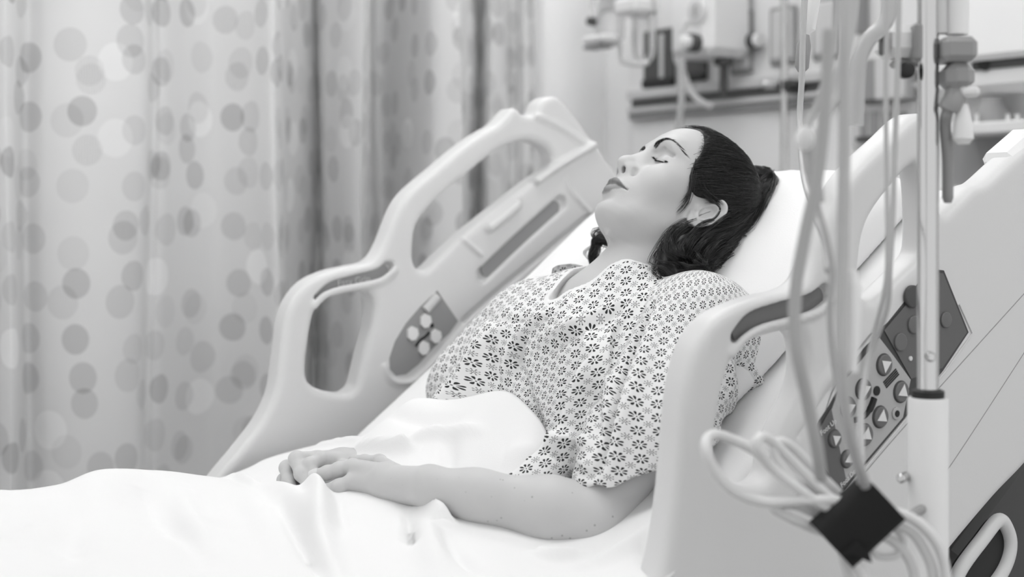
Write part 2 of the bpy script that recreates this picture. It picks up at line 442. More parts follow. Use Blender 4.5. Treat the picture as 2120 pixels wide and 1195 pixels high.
# ------------------------------------------------------------------ bed
bed = empty('hospital_bed', (0.5, 1.62, 0), 'adjustable hospital bed with moulded side rails and raised backrest', 'bed')
YN, YF = 1.14, 2.10
def P2(pts, Y): return np.array([(at_y(px, py, Y)[0], at_y(px, py, Y)[2]) for px, py in pts])
def rail(name, outer, holes, Y, side, thick, grooves, ridges, step=None, h=.0025, rnd=.013, extra=None):
    """moulded rail: outline with holes, rounded edges, grooves and ridges on the face looking at the camera (at Y)"""
    out = spline(P2(outer, Y), 6, True); hs = [spline(P2(q, Y), 6, True) for q in holes]
    lo = out.min(0) - .02; hi = out.max(0) + .02
    hg = .0025; nx = int((hi[0]-lo[0])/hg)+1; nz = int((hi[1]-lo[1])/hg)+1
    gx, gz = np.meshgrid(lo[0]+np.arange(nx)*hg, lo[1]+np.arange(nz)*hg, indexing='ij'); G = np.c_[gx.ravel(), gz.ravel()]
    D = poly_sd(G, out)
    for q in hs: D = np.maximum(D, -poly_sd(G, q))
    gr = [(path_d(G, spline(P2(p, Y), 5)).reshape(nx, nz), w, dp) for p, w, dp in grooves]
    rg = [(path_d(G, spline(P2(p, Y), 5)).reshape(nx, nz), w, dp) for p, w, dp in ridges]
    D = D.reshape(nx, nz)
    def look(A, P):
        u = np.clip((P[:, 0]-lo[0])/hg, 0, nx-1.001); v = np.clip((P[:, 2]-lo[1])/hg, 0, nz-1.001); i = u.astype(int); j = v.astype(int); a = u-i; b = v-j
        return A[i, j]*(1-a)*(1-b) + A[i+1, j]*a*(1-b) + A[i, j+1]*(1-a)*b + A[i+1, j+1]*a*b
    yc = Y + side*thick/2
    def fn(P):
        d = look(D, P); y = np.abs(P[:, 1]-yc) - thick/2; r = rnd
        a = np.maximum(d+r, 0); b = np.maximum(y+r, 0)
        f = np.sqrt(a*a+b*b) + np.minimum(np.maximum(d+r, y+r), 0) - r
        dep = (P[:, 1]-Y)*side                      # 0 on the visible face, positive inwards
        for A, w, dp in gr:
            q = np.sqrt(np.maximum(look(A, P)-w*.4, 0)**2 + np.maximum(dep-dp*.3, 0)**2*(w/dp)**2*.5) - w*.6
            f = smax(f, -q, .004)
        for A, w, dp in rg:
            q = np.sqrt(look(A, P)**2 + dep**2*(w/dp)**2) - w
            f = smin(f, q, .006)
        if extra is not None: f = extra(f, P, dep)
        return f
    V, Q = nets(fn, (lo[0], yc-thick/2-.02, lo[1]), (hi[0], yc+thick/2+.02, hi[1]), h)
    V = relax(V, Q, 2)
    return link(name, np_mesh(name, V, Q), M['plastic'], bed)

near_outer = [(1340,1330),(1362,1230),(1385,1140),(1400,1040),(1410,940),(1416,860),(1426,790),(1442,729),(1462,690),(1488,659),(1530,634),(1585,615),(1640,603),(1672,585),(1692,550),(1710,490),(1736,423),(1765,368),(1800,328),(1850,282),(1890,244),(1915,234),(1940,244),(1952,275),(1952,350),(1953,440),(1985,418),(2018,387),(2045,376),(2085,340),(2116,313),(2180,262),(2260,215),(2330,230),(2380,330),(2340,520),(2260,760),(2150,935),(2060,1035),(1960,1155),(1880,1260),(1800,1340),(1600,1370),(1450,1370)]
near_h1 = [(1640,685),(1662,692),(1674,715),(1676,770),(1662,820),(1632,880),(1612,935),(1603,985),(1575,1008),(1530,1003),(1499,985),(1487,950),(1489,885),(1505,795),(1532,727),(1570,703)]
near_h2 = [(1893,343),(1852,386),(1812,440),(1793,486),(1785,540),(1783,590),(1793,617),(1812,622),(1834,606),(1880,562),(1906,535),(1918,505),(1918,420),(1912,360)]
rn = rail('side_rail', near_outer, [near_h1, near_h2], YN, 1, .045,
    grooves=[([(1530,700),(1560,666),(1620,645),(1680,628),(1712,605)], .0105, .014),
             ([(1655,905),(1690,850),(1735,790),(1800,705),(1830,672)], .002, .003)],
    ridges=[([(1516,732),(1540,702),(1580,679),(1640,664),(1695,645),(1728,612)], .0048, .005),
            ([(1680,845),(1700,800),(1735,750),(1735,700)], .006, .003)])
far_outer = [(400,1060),(455,985),(500,930),(540,878),(563,835),(574,800),(583,734),(591,671),(602,634),(620,604),(647,579),(688,561),(732,551),(762,545),(782,531),(800,498),(817,453),(837,413),(866,382),(913,343),(955,307),(998,277),(1030,258),(1050,238),(1064,224),(1077,228),(1086,237),(1110,237),(1119,216),(1130,204),(1148,199),(1165,207),(1200,250),(1240,305),(1280,360),(1325,425),(1345,480),(1280,560),(1180,670),(1050,800),(900,930),(780,1040),(640,1110),(440,1120)]
far_h1 = [(757,604),(772,612),(777,630),(771,680),(757,730),(745,780),(738,802),(722,815),(700,815),(668,808),(646,796),(637,778),(638,740),(646,680),(655,645),(672,624),(700,612)]
far_h2 = [(858,530),(862,480),(872,455),(898,422),(932,391),(967,363),(1000,335),(1032,312),(1062,296),(1092,290),(1122,297),(1140,312),(1146,332),(1140,350),(1108,372),(1067,404),(1020,440),(960,488),(920,525),(892,553),(876,561),(864,552)]
rf = rail('side_rail', far_outer, [far_h1, far_h2], YF, 1, .05,
    grooves=[([(662,622),(690,597),(740,582),(785,570),(806,554)], .011, .012),
             ([(1000,570),(1080,494),(1162,420)], .013, .010),
             ([(1225,442),(1170,488),(1100,546),(1030,604),(960,665)], .004, .008),
             ([(862,818),(866,796),(915,746)], .0022, .004)],
    ridges=[([(651,633),(672,612),(700,601),(745,592),(790,581),(816,560)], .006, .005),
            ([(1012,470),(1035,452),(1068,424)], .010, .014),
            ([(1110,374),(1150,345),(1226,300)], .007, .014),
            ([(1172,372),(1180,394),(1222,440)], .003, .005),
            ([(1112,240),(1160,262),(1222,305)], .006, .006),
            ([(960,497),(995,527)], .003, .006),
            ([(796,760),(808,785),(835,793),(870,778),(960,680)], .004, .005)])
# grip insets, recessed slot
def ribbon(name, path, w, Y, m, parent, off):
    s = spline(P2(path, Y), 8); T = np.gradient(s, axis=0); T /= np.linalg.norm(T, axis=1)[:, None]; Nn = np.c_[-T[:, 1], T[:, 0]]
    k = np.linspace(0, 1, len(s)); ww = w*np.minimum(1, np.minimum(k, 1-k)*9+.25)
    a = s+Nn*ww[:, None]; b = s-Nn*ww[:, None]
    V = [(p[0], Y+off, p[1]) for p in a] + [(p[0], Y+off, p[1]) for p in b] + [(p[0], Y+off+.004, p[1]) for p in a] + [(p[0], Y+off+.004, p[1]) for p in b]
    n = len(s); F = []
    for i in range(n-1):
        F += [[i, i+1, n+i+1, n+i], [2*n+i, 3*n+i, 3*n+i+1, 2*n+i+1], [i, 2*n+i, 2*n+i+1, i+1], [n+i, n+i+1, 3*n+i+1, 3*n+i]]
    F += [[0, n, 3*n, 2*n], [n-1, 3*n-1, 4*n-1, 2*n-1]]
    return MB().add(V, F).build(name, m, parent, auto=False)
ribbon('grip_inset', [(1530,700),(1560,666),(1620,645),(1680,628),(1712,605)], .0125, YN, M['recess'], rn, .0075)
ribbon('grip_inset', [(662,622),(690,597),(740,582),(785,570),(806,554)], .0125, YF, M['grey'], rf, .007)
ribbon('storage_slot', [(1003,567),(1080,494),(1160,421)], .0165, YF, M['grey'], rf, .006)
def _text(name, s, px, py, Y, size, m, parent, slope=(1, 0), off=-.0008, ext=.0004):
    cu = bpy.data.curves.new(name, 'FONT'); cu.body = s; cu.size = size; cu.align_x = 'CENTER'; cu.align_y = 'CENTER'; cu.extrude = ext
    tmp = bpy.data.objects.new(name+'_outline', cu); COL.objects.link(tmp); bpy.context.view_layer.update()
    me = bpy.data.meshes.new_from_object(tmp.evaluated_get(bpy.context.evaluated_depsgraph_get())); bpy.data.objects.remove(tmp, do_unlink=True)
    me.materials.clear(); o = bpy.data.objects.new(name, me); COL.objects.link(o); me.materials.append(m)
    a = at_y(px, py, Y); b = at_y(px+slope[0], py+slope[1], Y); ang = math.atan2(b[2]-a[2], b[0]-a[0])
    o.location = (a[0], Y+off, a[2]); o.rotation_euler = (math.pi/2, -ang, 0)
    o.parent = parent; o.matrix_parent_inverse = parent_world(parent).inverted(); return o
_text('lettering', 'Easy Grip', 736, 583, YF, .0165, M['panel_light'], rf, (10, -1.6), off=.0055)

# control panels
def plate(name, pts, Y, m, parent, off, th=.003, sm=False):
    q = P2(pts, Y)
    if sm: q = spline(q, 6, True)
    return MB().prism(list(q), Y+off, Y+off+th).build(name, m, parent, auto=False)
def disc(name, px, py, Y, r, m, parent, off, th=.004, n=32):
    a = at_y(px, py, Y)
    return MB().lathe((a[0], Y+off+th, a[2]), (0, -1, 0), [(0, r), (th*.7, r), (th*.95, r*.93), (th, r*.85)], n).build(name, m, parent)
cp = plate('control_panel', [(1688,892),(1696,870),(1717,838),(1737,800),(1790,722),(1826,682),(1872,625),(1922,556),(1953,560),(2004,688),(1951,768),(1870,868),(1742,1020),(1722,1012),(1698,976),(1690,930)], YN, M['label_dd'], rn, -.001)
def sub(name, *a, **k): return plate(name, *a, **k)
sub('light_label', [(1735,806),(1790,735),(1819,700),(1850,740),(1883,786),(1867,864),(1751,1000),(1742,985),(1724,930),(1719,850)], YN, M['label_l'], rn, -.0018, .001)
sub('dark_label', [(1693,890),(1718,845),(1751,1003),(1741,1012),(1726,1004),(1704,965),(1694,930)], YN, M['label'], rn, -.0022, .001)
sub('dark_label', [(1828,684),(1874,630),(1922,562),(1950,566),(1999,688),(1948,762),(1884,784)], YN, M['label'], rn, -.0022, .001)
MB().tube(np.array([(p[0], YN-.001, p[1]) for p in P2([(1985,630),(2012,690),(1955,770),(1900,836),(1745,1024),(1690,1090)], YN)]), .0012, 8).build('label_rim', M['plastic'], rn)
for pts in ([(2200,520),(1880,875),(1745,1035),(1690,1100)], [(1805,690),(1750,760),(1720,820),(1700,880)], [(2140,700),(2030,870),(1960,975),(1900,1055)]):
    s = spline(P2(pts, YN), 6); MB().tube(np.c_[s[:, 0], np.full(len(s), YN+.0002), s[:, 1]], .0008, 6).build('panel_seam', M['grey'], rn)
def tri(px, py, Y, ang, s, m, parent, off):
    a = at_y(px, py, Y); P = [(a[0]+s*math.cos(ang+k), a[2]+s*math.sin(ang+k)) for k in (0, 2.15, -2.15)]
    return MB().prism(P, Y+off, Y+off+.0008).build('arrow_mark', m, parent, auto=False)
for px, py, r, up in ((1827,755,.0125,1),(1784,806,.0125,1),(1752,844,.0125,1),(1862,811,.0125,0),(1819,863,.0125,0),(1787,900,.0125,0),(1724,908,.0098,1),(1750,950,.0098,0)):
    disc('button_ring', px, py, YN, r+.0013, M['label_dd'], rn, -.003, .002)
    disc('button', px, py, YN, r, M['button'], rn, -.0055, .0035)
    tri(px, py, YN, math.radians(-8 if up else 172) + (.5 if up else .5), r*.78, M['ink'], rn, -.0065)
disc('button', 1860, 708, YN, .011, M['button'], rn, -.005, .003); disc('button', 1888, 672, YN, .011, M['button'], rn, -.005, .003)
disc('button', 1954, 662, YN, .010, M['button'], rn, -.005, .003); disc('button', 1884, 614, YN, .014, M['dgrey'], rn, -.006, .004)
disc('button', 1852, 856, YN, .0075, M['label_l'], rn, -.004, .002); disc('lock_mark', 1852, 856, YN, .004, M['inkd'], rn, -.005, .001)
disc('indicator_light', 1881, 742, YN, .003, M['plastic'], rn, -.004, .002)
disc('patient_head_mark', 1812, 809, YN, .0058, M['inkd'], rn, -.0032, .001)
s = spline(P2([(1806,824),(1798,845),(1785,862),(1766,870)], YN), 6)
MB().tube(np.c_[s[:, 0], np.full(len(s), YN-.0022), s[:, 1]], [.0045]*8+[.0035]*(len(s)-8), 8).build('patient_mark', M['inkd'], rn)
for k in range(4):
    s = P2([(1826+2*k,792+3.5*k),(1852+2*k,764+3.5*k)], YN); MB().tube(np.c_[s[:, 0], np.full(2, YN-.002), s[:, 1]], .0010, 6).build('bed_mark', M['inkd'], rn)
_text('lettering', 'Foot Up', 1711, 884, YN, .0085, M['ink'], rn, (10, -9), -.003)
_text('lettering', 'Foot Down', 1757, 984, YN, .0085, M['ink'], rn, (10, -11), -.003)
plate('control_panel', [(905,602),(948,665),(930,690),(900,717),(865,755),(840,775),(820,778),(807,765),(806,742),(818,706),(840,670),(870,635)], YF, M['grey'], rf, -.001)
for px, py, a in ((879,664,90),(852,690,180),(900,696,0),(875,720,270)):
    c0 = at_y(px, py, YF); MB().prism([(c0[0]+.0115*math.cos(math.radians(t+8)), c0[2]+.0125*math.sin(math.radians(t+8))) for t in (90, 140, 200, 250, 290, 340, 30)], YF-.006, YF).build('button', M['plastic_w'], rf, auto=False)
s = P2([(880,643),(905,614)], YF); MB().tube(np.c_[s[:, 0], np.full(2, YF-.0005), s[:, 1]], .0085, 12).build('indicator_window', M['panel_light'], rf)
s = P2([(893,674)], YF)[0]; disc('patient_head_mark', 893, 674, YF, .004, M['inkd'], rf, -.0025, .001)
s = spline(P2([(888,688),(880,697),(870,704),(860,717)], YF), 5); MB().tube(np.c_[s[:, 0], np.full(len(s), YF-.001), s[:, 1]], .0026, 8).build('patient_mark', M['inkd'], rf)

# mattress: flat seat part and raised back part in one soft shape
SL = math.radians(36); bd = np.array([math.cos(SL), 0, math.sin(SL)]); bn = np.array([-math.sin(SL), 0, math.cos(SL)])
def rbox(P, c, hd, Mx, r):
    q = np.abs((P-np.array(c, np.float32)) @ np.array(Mx, np.float32).T) - (np.array(hd, np.float32)-r)
    return np.linalg.norm(np.maximum(q, 0), axis=1) + np.minimum(q.max(1), 0) - r
def f_matt(P):
    a = rbox(P, (.05, 1.62, .53), (.98, .42, .08), np.eye(3), .03)
    b = rbox(P, (1.395, 1.62, .895), (.40, .42, .075), np.array([bd, (0, 1, 0), bn]), .03)
    return smin(a, b, .05)
V, Q = nets(f_matt, (-.98, 1.15, .40), (2.0, 2.08, 1.4), .01)
link('mattress', np_mesh('mattress', relax(V, Q, 1), Q), M['linen'], bed)
MB().box((.05, 1.62, .415), (1.96, .86, .06), bev=.01).build('seat_deck', M['grey'], bed, auto=False)
cb = np.array((1.41, 1.62, .895)) - bn*.105
MB().box(cb, (.98, .86, .05), rot=np.array([bd, (0, 1, 0), bn]).T, bev=.01).build('back_deck', M['panel_light'], bed, auto=False)
MB().box((.6, 1.62, .31), (2.2, .5, .14), bev=.02).build('chassis', M['dgrey'], bed, auto=False)
for x in (-.35, 1.5):
    for y in (1.38, 1.86):
        MB().box((x, y, .22), (.08, .08, .24), bev=.01).lathe((x, y-.03, .08), (0, 1, 0), [(0, .05), (.01, .08), (.05, .08), (.06, .05)], 24).build('castor', M['dgrey'], bed)
# release handle below the near rail at the right
hp = np.array([at_y(px, py, 1.165) for px, py in ((1985,1185),(2035,1115),(2066,1078),(2082,1090),(2091,1122),(2085,1160),(2064,1200),(2020,1250),(1975,1240))])
hs_ = spline(hp, 6, True)
hd_ = tag(MB().tube(hs_, .0095, 12, closed=True).build('release_handle', M['plastic'], bed), None)
MB().prism([(p[0], p[2]) for p in hs_], 1.168, 1.18).build('handle_recess', M['black'], bed, auto=False)
MB().box(at_y(2100, 1060, 1.32), (.34, .06, .16), rot=np.array([bd, (0, 1, 0), bn]).T, bev=.01).build('side_bracket', M['dgrey'], bed, auto=False)


lt = at_y(2098, 312, YN+.03); lat_d = at_y(2140, 275, YN+.03)
an_ = math.atan2(lat_d[2]-lt[2], lat_d[0]-lt[0])
MB().box(lt, (.085, .05, .030), rot=np.array([(math.cos(an_), 0, math.sin(an_)), (0, 1, 0), (-math.sin(an_), 0, math.cos(an_))]).T, bev=.009).build('rail_latch', M['plastic_w'], rn)
# ------------------------------------------------------------------ bed sheet
def tps(Pc, zc, P, reg=1e-5):
    def U(r2): return .5*r2*np.log(r2+1e-12)
    n = len(Pc); K = U(((Pc[:, None]-Pc[None])**2).sum(2)) + reg*np.eye(n); A = np.zeros((n+3, n+3)); A[:n, :n] = K
    A[:n, n] = 1; A[:n, n+1:] = Pc; A[n, :n] = 1; A[n+1:, :n] = Pc.T
    w = np.linalg.solve(A, np.r_[zc, 0, 0, 0]); out = np.zeros(len(P))
    for i, p in enumerate(Pc): out += w[i]*U(((P-p)**2).sum(1))
    return out + w[n] + P @ w[n+1:]
sp = [(0,1012,1.8),(60,1016,1.8),(120,1001,1.76),(205,972,1.72),(300,975,1.74),(400,983,1.78),(455,988,1.82),(520,1000,1.80),
      (545,942,2.02),(600,926,2.03),(660,914,2.02),(740,912,1.96),(505,968,2.05),
      (850,826,1.70),(1000,815,1.60),(1040,822,1.56),(1100,900,1.48),(1135,960,1.44),(1165,1030,1.405),
      (780,880,1.74),(742,915,1.745),(765,895,1.75),(800,868,1.75),(880,850,1.78),(900,870,1.84),(900,880,1.62),(1000,900,1.54),(900,950,1.56),(1000,975,1.50),(1090,990,1.44),
      (600,1040,1.60),(650,1045,1.56),(720,1050,1.50),(800,1070,1.45),(880,1080,1.40),(930,1100,1.38),(1000,1130,1.33),(1100,1165,1.28),(1200,1165,1.25),(1300,1120,1.23),(1380,1060,1.21),
      (0,1195,1.36),(200,1195,1.36),(400,1195,1.36),(600,1195,1.34),(800,1195,1.32),(1000,1195,1.26),(1250,1195,1.18),
      (100,1100,1.55),(300,1080,1.58),(450,1090,1.52),(300,1020,1.68),(560,1120,1.45),(0,1080,1.6)]
S3 = np.array([at_y(*q) for q in sp]); S3[:, 2] -= .004
ex = np.array([(-.5,1.2,.74),(-.5,1.6,.80),(-.5,2.04,.74),(0,2.04,.74),(.4,2.04,.745),(.7,2.05,.745),(0,1.7,.82),(0,1.2,.76),(.35,1.18,.77),(.7,1.16,.765),(1.0,1.15,.76),(1.2,1.16,.79),(1.3,1.16,.84),(.2,1.4,.83),(.95,1.98,.77),(1.0,1.9,.80)])
S3 = np.r_[S3, ex]
SHC = S3
yk = np.array([1.14, 1.30, 1.36, 1.395, 1.42, 1.45, 1.50, 1.56, 1.60, 1.66, 1.72, 1.80, 1.90, 2.06])
xk = np.array([1.30, 1.26, 1.20, 1.13, 1.085, 1.09, 1.10, 1.10, 1.09, 1.05, 1.03, 1.03, 1.04, 1.04])
nu, nv = 420, 300
u = np.linspace(0, 1, nu); v = np.linspace(0, 1, nv)
Y_ = 1.14 + v*(2.065-1.14)
se = spline(np.c_[yk, xk], 10); Xe = np.interp(Y_, se[:, 0], se[:, 1])
UU, VV = np.meshgrid(u, np.arange(nv), indexing='ij')
X_ = -.55 + UU*(Xe[VV]+.55); YY = Y_[VV]
PP = np.c_[X_.ravel(), YY.ravel()]
Z_ = tps(S3[:, :2], S3[:, 2], PP, 2e-5)
def h_sheet(x, y): return float(tps(S3[:, :2], S3[:, 2], np.array([[x, y]]), 2e-5)[0])
W3 = np.c_[PP, Z_]
def crease(W, pts, amp, wid, kind='ridge', fade=True):
    """push a soft fold line into a surface; pts are (px,py) read on it"""
    J = proj(W)
    path = []
    for p in spline(pts, 6):
        d = (J[:, 0]-p[0])**2 + (J[:, 1]-p[1])**2; c_ = np.nonzero(d < max(36., d.min()*1.01+1e-6))[0]; path.append(W[c_[J[c_, 2].argmin()]])
    path = np.array(path)
    for _ in range(6): path[1:-1] = (path[:-2]+path[1:-1]*2+path[2:])/4
    d2 = np.full(len(W), 1e9); tt = np.zeros(len(W)); sd = np.zeros(len(W))
    m = len(path)
    for i, (a, b) in enumerate(zip(path[:-1], path[1:])):
        e = b-a; L = e @ e + 1e-12; w = W-a; t = np.clip((w @ e)/L, 0, 1); r = w-t[:, None]*e; q = (r*r).sum(1); k = q < d2
        d2[k] = q[k]; tt[k] = (i+t[k])/(m-1); cr = e[0]*r[:, 1]-e[1]*r[:, 0]; sd[k] = np.sign(cr[k])
    d = np.sqrt(d2); f = np.sin(np.pi*np.clip(tt*.96+.02, 0, 1))**.5 if fade else 1
    if kind == 'ridge': g = np.exp(-(d/wid)**2)
    elif kind == 'sharp': g = np.exp(-d/wid)
    else: s = sd*d/wid; g = -s*np.exp(-s*s)*2.3 + .0
    return amp*f*g
Z = Z_.copy()
Z += .0045*vnoise(np.c_[W3[:, 0], W3[:, 1]*.8, Z_*0], 7) + .0022*vnoise(np.c_[W3[:, 0]*.8+W3[:, 1]*.5, W3[:, 1], Z_*0], 19)
for pts, amp, wid, kd in (
    ([(555,1005),(600,1030),(640,1080),(668,1130),(690,1195)], .012, .016, 'ridge'),
    ([(585,1045),(625,1110),(650,1160),(680,1195)], -.011, .010, 'ridge'),
    ([(640,1012),(655,1030),(665,1060),(668,1100)], .020, .014, 'ridge'),
    ([(700,1030),(705,1060),(715,1090)], -.005, .012, 'ridge'),
    ([(845,1060),(850,1090),(852,1120)], -.010, .007, 'ridge'),
    ([(870,1052),(895,1062),(918,1075),(925,1080)], .014, .010, 'ridge'),
    ([(890,1080),(895,1120),(900,1160),(930,1195)], .009, .016, 'ridge'),
    ([(920,1090),(940,1140),(990,1180)], -.006, .010, 'ridge'),
    ([(205,985),(170,1040),(110,1090),(20,1120)], .006, .025, 'ridge'),
    ([(160,1010),(155,1060),(140,1120),(150,1195)], -.007, .022, 'ridge'),
    ([(300,1000),(330,1060),(400,1120),(420,1180)], -.008, .020, 'ridge'),
    ([(380,1010),(400,1080),(440,1140)], .007, .018, 'ridge'),
    ([(500,1010),(540,1060),(600,1180)], .005, .018, 'ridge'),
    ([(0,1150),(80,1140),(150,1165)], .005, .02, 'ridge'),
    ([(470,990),(500,995),(530,1010)], .008, .008, 'ridge'),
    ([(820,930),(870,900),(925,890),(990,888)], .008, .008, 'ridge'),
    ([(925,890),(935,930),(930,970),(1000,985)], -.008, .012, 'ridge'),
    ([(730,932),(790,928),(850,925)], .012, .007, 'ridge'),
    ([(800,850),(850,862),(900,868),(960,862)], -.006, .012, 'ridge'),
    ([(1040,950),(1090,940),(1120,960)], .006, .02, 'ridge'),
    ([(640,918),(700,914),(740,912)], .006, .006, 'ridge'),
    ([(1230,1160),(1290,1130),(1360,1085)], .009, .014, 'ridge'),
    ([(1110,1140),(1150,1150),(1200,1142)], .008, .008, 'ridge'),
    ([(1320,1110),(1345,1150),(1360,1190)], -.006, .01, 'ridge')):
    Z += 1.6*crease(W3, pts, amp, wid, kd)
SHV = np.c_[PP, Z]
gi = np.arange(nu*nv).reshape(nu, nv)
Q_SHEET = np.stack([gi[:-1, :-1], gi[1:, :-1], gi[1:, 1:], gi[:-1, 1:]], -1).reshape(-1, 4)

def sheet_z(P, slope=4.5):
    x, y = P[:, 0].astype(float), P[:, 1].astype(float)
    v = np.clip((y-1.14)/(2.065-1.14)*(nv-1), 0, nv-1.001); xe = np.interp(y, Y_, Xe); uu = (x+.55)/(xe+.55)*(nu-1)
    beyond = np.maximum(uu-(nu-1), 0)/(nu-1)*(xe+.55); uu = np.clip(uu, 0, nu-1.001); i = uu.astype(int); j = v.astype(int); a = uu-i; b = v-j
    G = SHV[:, 2].reshape(nu, nv)
    return G[i, j]*(1-a)*(1-b)+G[i+1, j]*a*(1-b)+G[i, j+1]*(1-a)*b+G[i+1, j+1]*a*b + beyond*slope + np.maximum(1.43-y, 0)*6
# ------------------------------------------------------------------ the woman: one continuous body
HO = np.array([1.347, 1.510, 1.139])
HM = np.array([[-.155, -.628, .761], [-.972, .235, -.004], [.177, .740, .647]])      # columns: her left, forward, up
_u, _s, _v = np.linalg.svd(HM); HM = _u @ _v
def hl(p): return HO + HM @ np.array(p, float)
_T = np.array([  # z, front y, back y, half width, exponent
 (-.0945, .062, .050, .006, 2.0), (-.0910, .0730, .038, .0200, 2.1), (-.0855, .0810, .026, .0300, 2.2), (-.0765, .0858, .008, .0395, 2.25), (-.065, .0866, -.01, .0465, 2.25),
 (-.054, .0868, -.03, .0515, 2.25), (-.040, .0880, -.045, .0560, 2.25), (-.020, .0890, -.058, .0610, 2.25), (0, .0880, -.070, .0655, 2.25),
 (.015, .0870, -.077, .0680, 2.3), (.030, .0880, -.082, .0695, 2.35), (.045, .0930, -.085, .0705, 2.4), (.060, .0955, -.086, .0710, 2.4), (.080, .0930, -.084, .0705, 2.35),
 (.100, .0815, -.075, .0665, 2.2), (.113, .0620, -.060, .0560, 2.1), (.123, .0350, -.040, .0400, 2.0), (.129, .0020, -.018, .0100, 2.0)])
def _sm_table(T, n=240):
    z = np.linspace(T[0, 0], T[-1, 0], n); out = [z]
    # monotone-ish cubic through the rows
    from bisect import bisect_right
    m = np.gradient(T, axis=0)
    for c in range(1, T.shape[1]):
        sl = np.gradient(T[:, c], T[:, 0]); r = np.zeros(n)
        for i, zz in enumerate(z):
            k = min(max(bisect_right(list(T[:, 0]), zz)-1, 0), len(T)-2); h = T[k+1, 0]-T[k, 0]; t = (zz-T[k, 0])/h
            r[i] = (2*t**3-3*t*t+1)*T[k, c] + (t**3-2*t*t+t)*h*sl[k] + (-2*t**3+3*t*t)*T[k+1, c] + (t**3-t*t)*h*sl[k+1]
        out.append(r)
    return np.array(out)
_ST = _sm_table(_T)
EYE = np.array([.0315, .0655, .0285]); EYR = .0160
EYF = .0158
def f_head(P):
    """head in its own frame"""
    x, y, z = P[:, 0], P[:, 1], P[:, 2]; ax = np.abs(x); Q = np.c_[ax, y, z].astype(np.float32)
    zz = np.clip(z, -.0940, .1285)
    yf, yb, w, e = [np.interp(zz, _ST[0], _ST[i]) for i in (1, 2, 3, 4)]
    yc = (yf+yb)/2; h = (yf-yb)/2
    yc2 = yc
    q = (ax/w)**e + (np.abs(y-yc)/h)**e
    rr = q**(1/e)
    f = (rr-1)*np.minimum(w, h)*.9
    f = f + np.abs(z-zz)
    # cheek bones, brow, chin pads
    f = smin(f, sd_ell(Q, (.041, .0625, -.006), (.019, .0165, .019)), .030)
    f = smin(f, sd_ell(Q, (.0, .0785, -.0745), (.016, .0130, .0120)), .018)
    f = smin(f, sd_ell(Q, (.024, .079, .0500), (.022, .0135, .010)), .018)
    # muzzle around the mouth
    f = smin(f, sd_ell(Q, (.0, .078, -.038), (.027, .022, .026)), .018)
    # eye sockets
    f = smax(f, -sd_ell(Q, (.030, .0950, .0270), (.0195, .0155, .0155)), .015)
    # nose: bridge, tip, wings
    n = sd_cap(Q, (0, .0880, .040), (0, .1028, .004), .0062, .0084)
    n = smin(n, sd_ell(Q, (.0075, .0890, .006), (.0105, .0110, .0200)), .010)
    n = smin(n, sd_ell(Q, (0, .1062, -.0035), (.0108, .0108, .0100)), .008)
    n = smin(n, sd_ell(Q, (.0105, .0965, -.0095), (.0072, .0100, .0078)), .007)
    n = smin(n, sd_cap(Q, (0, .1050, -.0120), (0, .0935, -.0185), .0044, .0042), .005)
    f = smin(f, n, .013)
    f = smax(f, -sd_ell(Q, (.0076, .1000, -.0148), (.0042, .0072, .0052)), .0022)       # nostrils
    # groove beside the wing of the nose, philtrum
    f = smax(f, -sd_cap(Q, (.0205, .0930, -.010), (.0215, .0895, -.0175), .0016), .007)
    f = smax(f, -sd_cap(Q, (0, .1045, -.0225), (0, .1045, -.0305), .0018), .004)
    # closed eye: lid over the eyeball
    f = smin(f, sd_ell(Q, EYE, (EYR*1.08, EYR, EYR*.98)), .0045)
    # lids meet in a thin downward-curved slit
    for a, b in (((.0128, .0790, .0315), (.0235, .0830, .0260)), ((.0235, .0830, .0260), (.0330, .0822, .0222)), ((.0330, .0822, .0222), (.0425, .0768, .0212)), ((.0425, .0768, .0212), (.0482, .0712, .0225))):
        f = smax(f, -sd_cap(Q, a, b, .0009), .0022)
    f = smax(f, -sd_cap(Q, (.0150, .0880, .0375), (.0300, .0845, .0415), .0012), .006)
    f = smax(f, -sd_cap(Q, (.0300, .0845, .0415), (.0460, .0735, .0360), .0012), .006)
    # lips
    up = sd_cap(Q, (0.0040, .1010, -.0365), (.0150, .0960, -.0400), .0048, .0036)
    up = smin(up, sd_cap(Q, (.0150, .0960, -.0400), (.0275, .0845, -.0435), .0038, .0015), .004)
    lo_ = sd_cap(Q, (0, .0985, -.0515), (.0130, .0935, -.0500), .0060, .0045)
    lo_ = smin(lo_, sd_cap(Q, (.0130, .0935, -.0500), (.0265, .0845, -.0450), .0046, .0016), .004)
    f = smin(f, up, .0045); f = smin(f, lo_, .0045)
    for a, b in (((0, .1055, -.0440), (.0120, .1020, -.0432)), ((.0120, .1020, -.0432), (.0190, .0955, -.0445)), ((.0190, .0955, -.0445), (.0290, .0845, -.0450))):
        f = smax(f, -sd_cap(Q, a, b, .0014), .0022)
    f = smax(f, -sd_ell(Q, (0, .0965, -.0655), (.018, .0050, .0045)), .008)                # hollow above the chin
    # ear
    E = Q - np.array((.0690, -.008, -.002), np.float32)
    ca, sa = math.cos(.25), math.sin(.25)
    ey = E[:, 1]*ca + E[:, 2]*sa*1.0; ez = -E[:, 1]*sa + E[:, 2]*ca; ex = E[:, 0] + E[:, 1]*.42         # flares outwards to the back
    EQ = np.c_[ex, ey, ez].astype(np.float32)
    ww = .0172 + .05*np.clip(ez, -.03, .03)
    rr = np.sqrt((ey/ww)**2 + ((ez-.003)/.0315)**2)
    e2 = (rr-1)*.0195
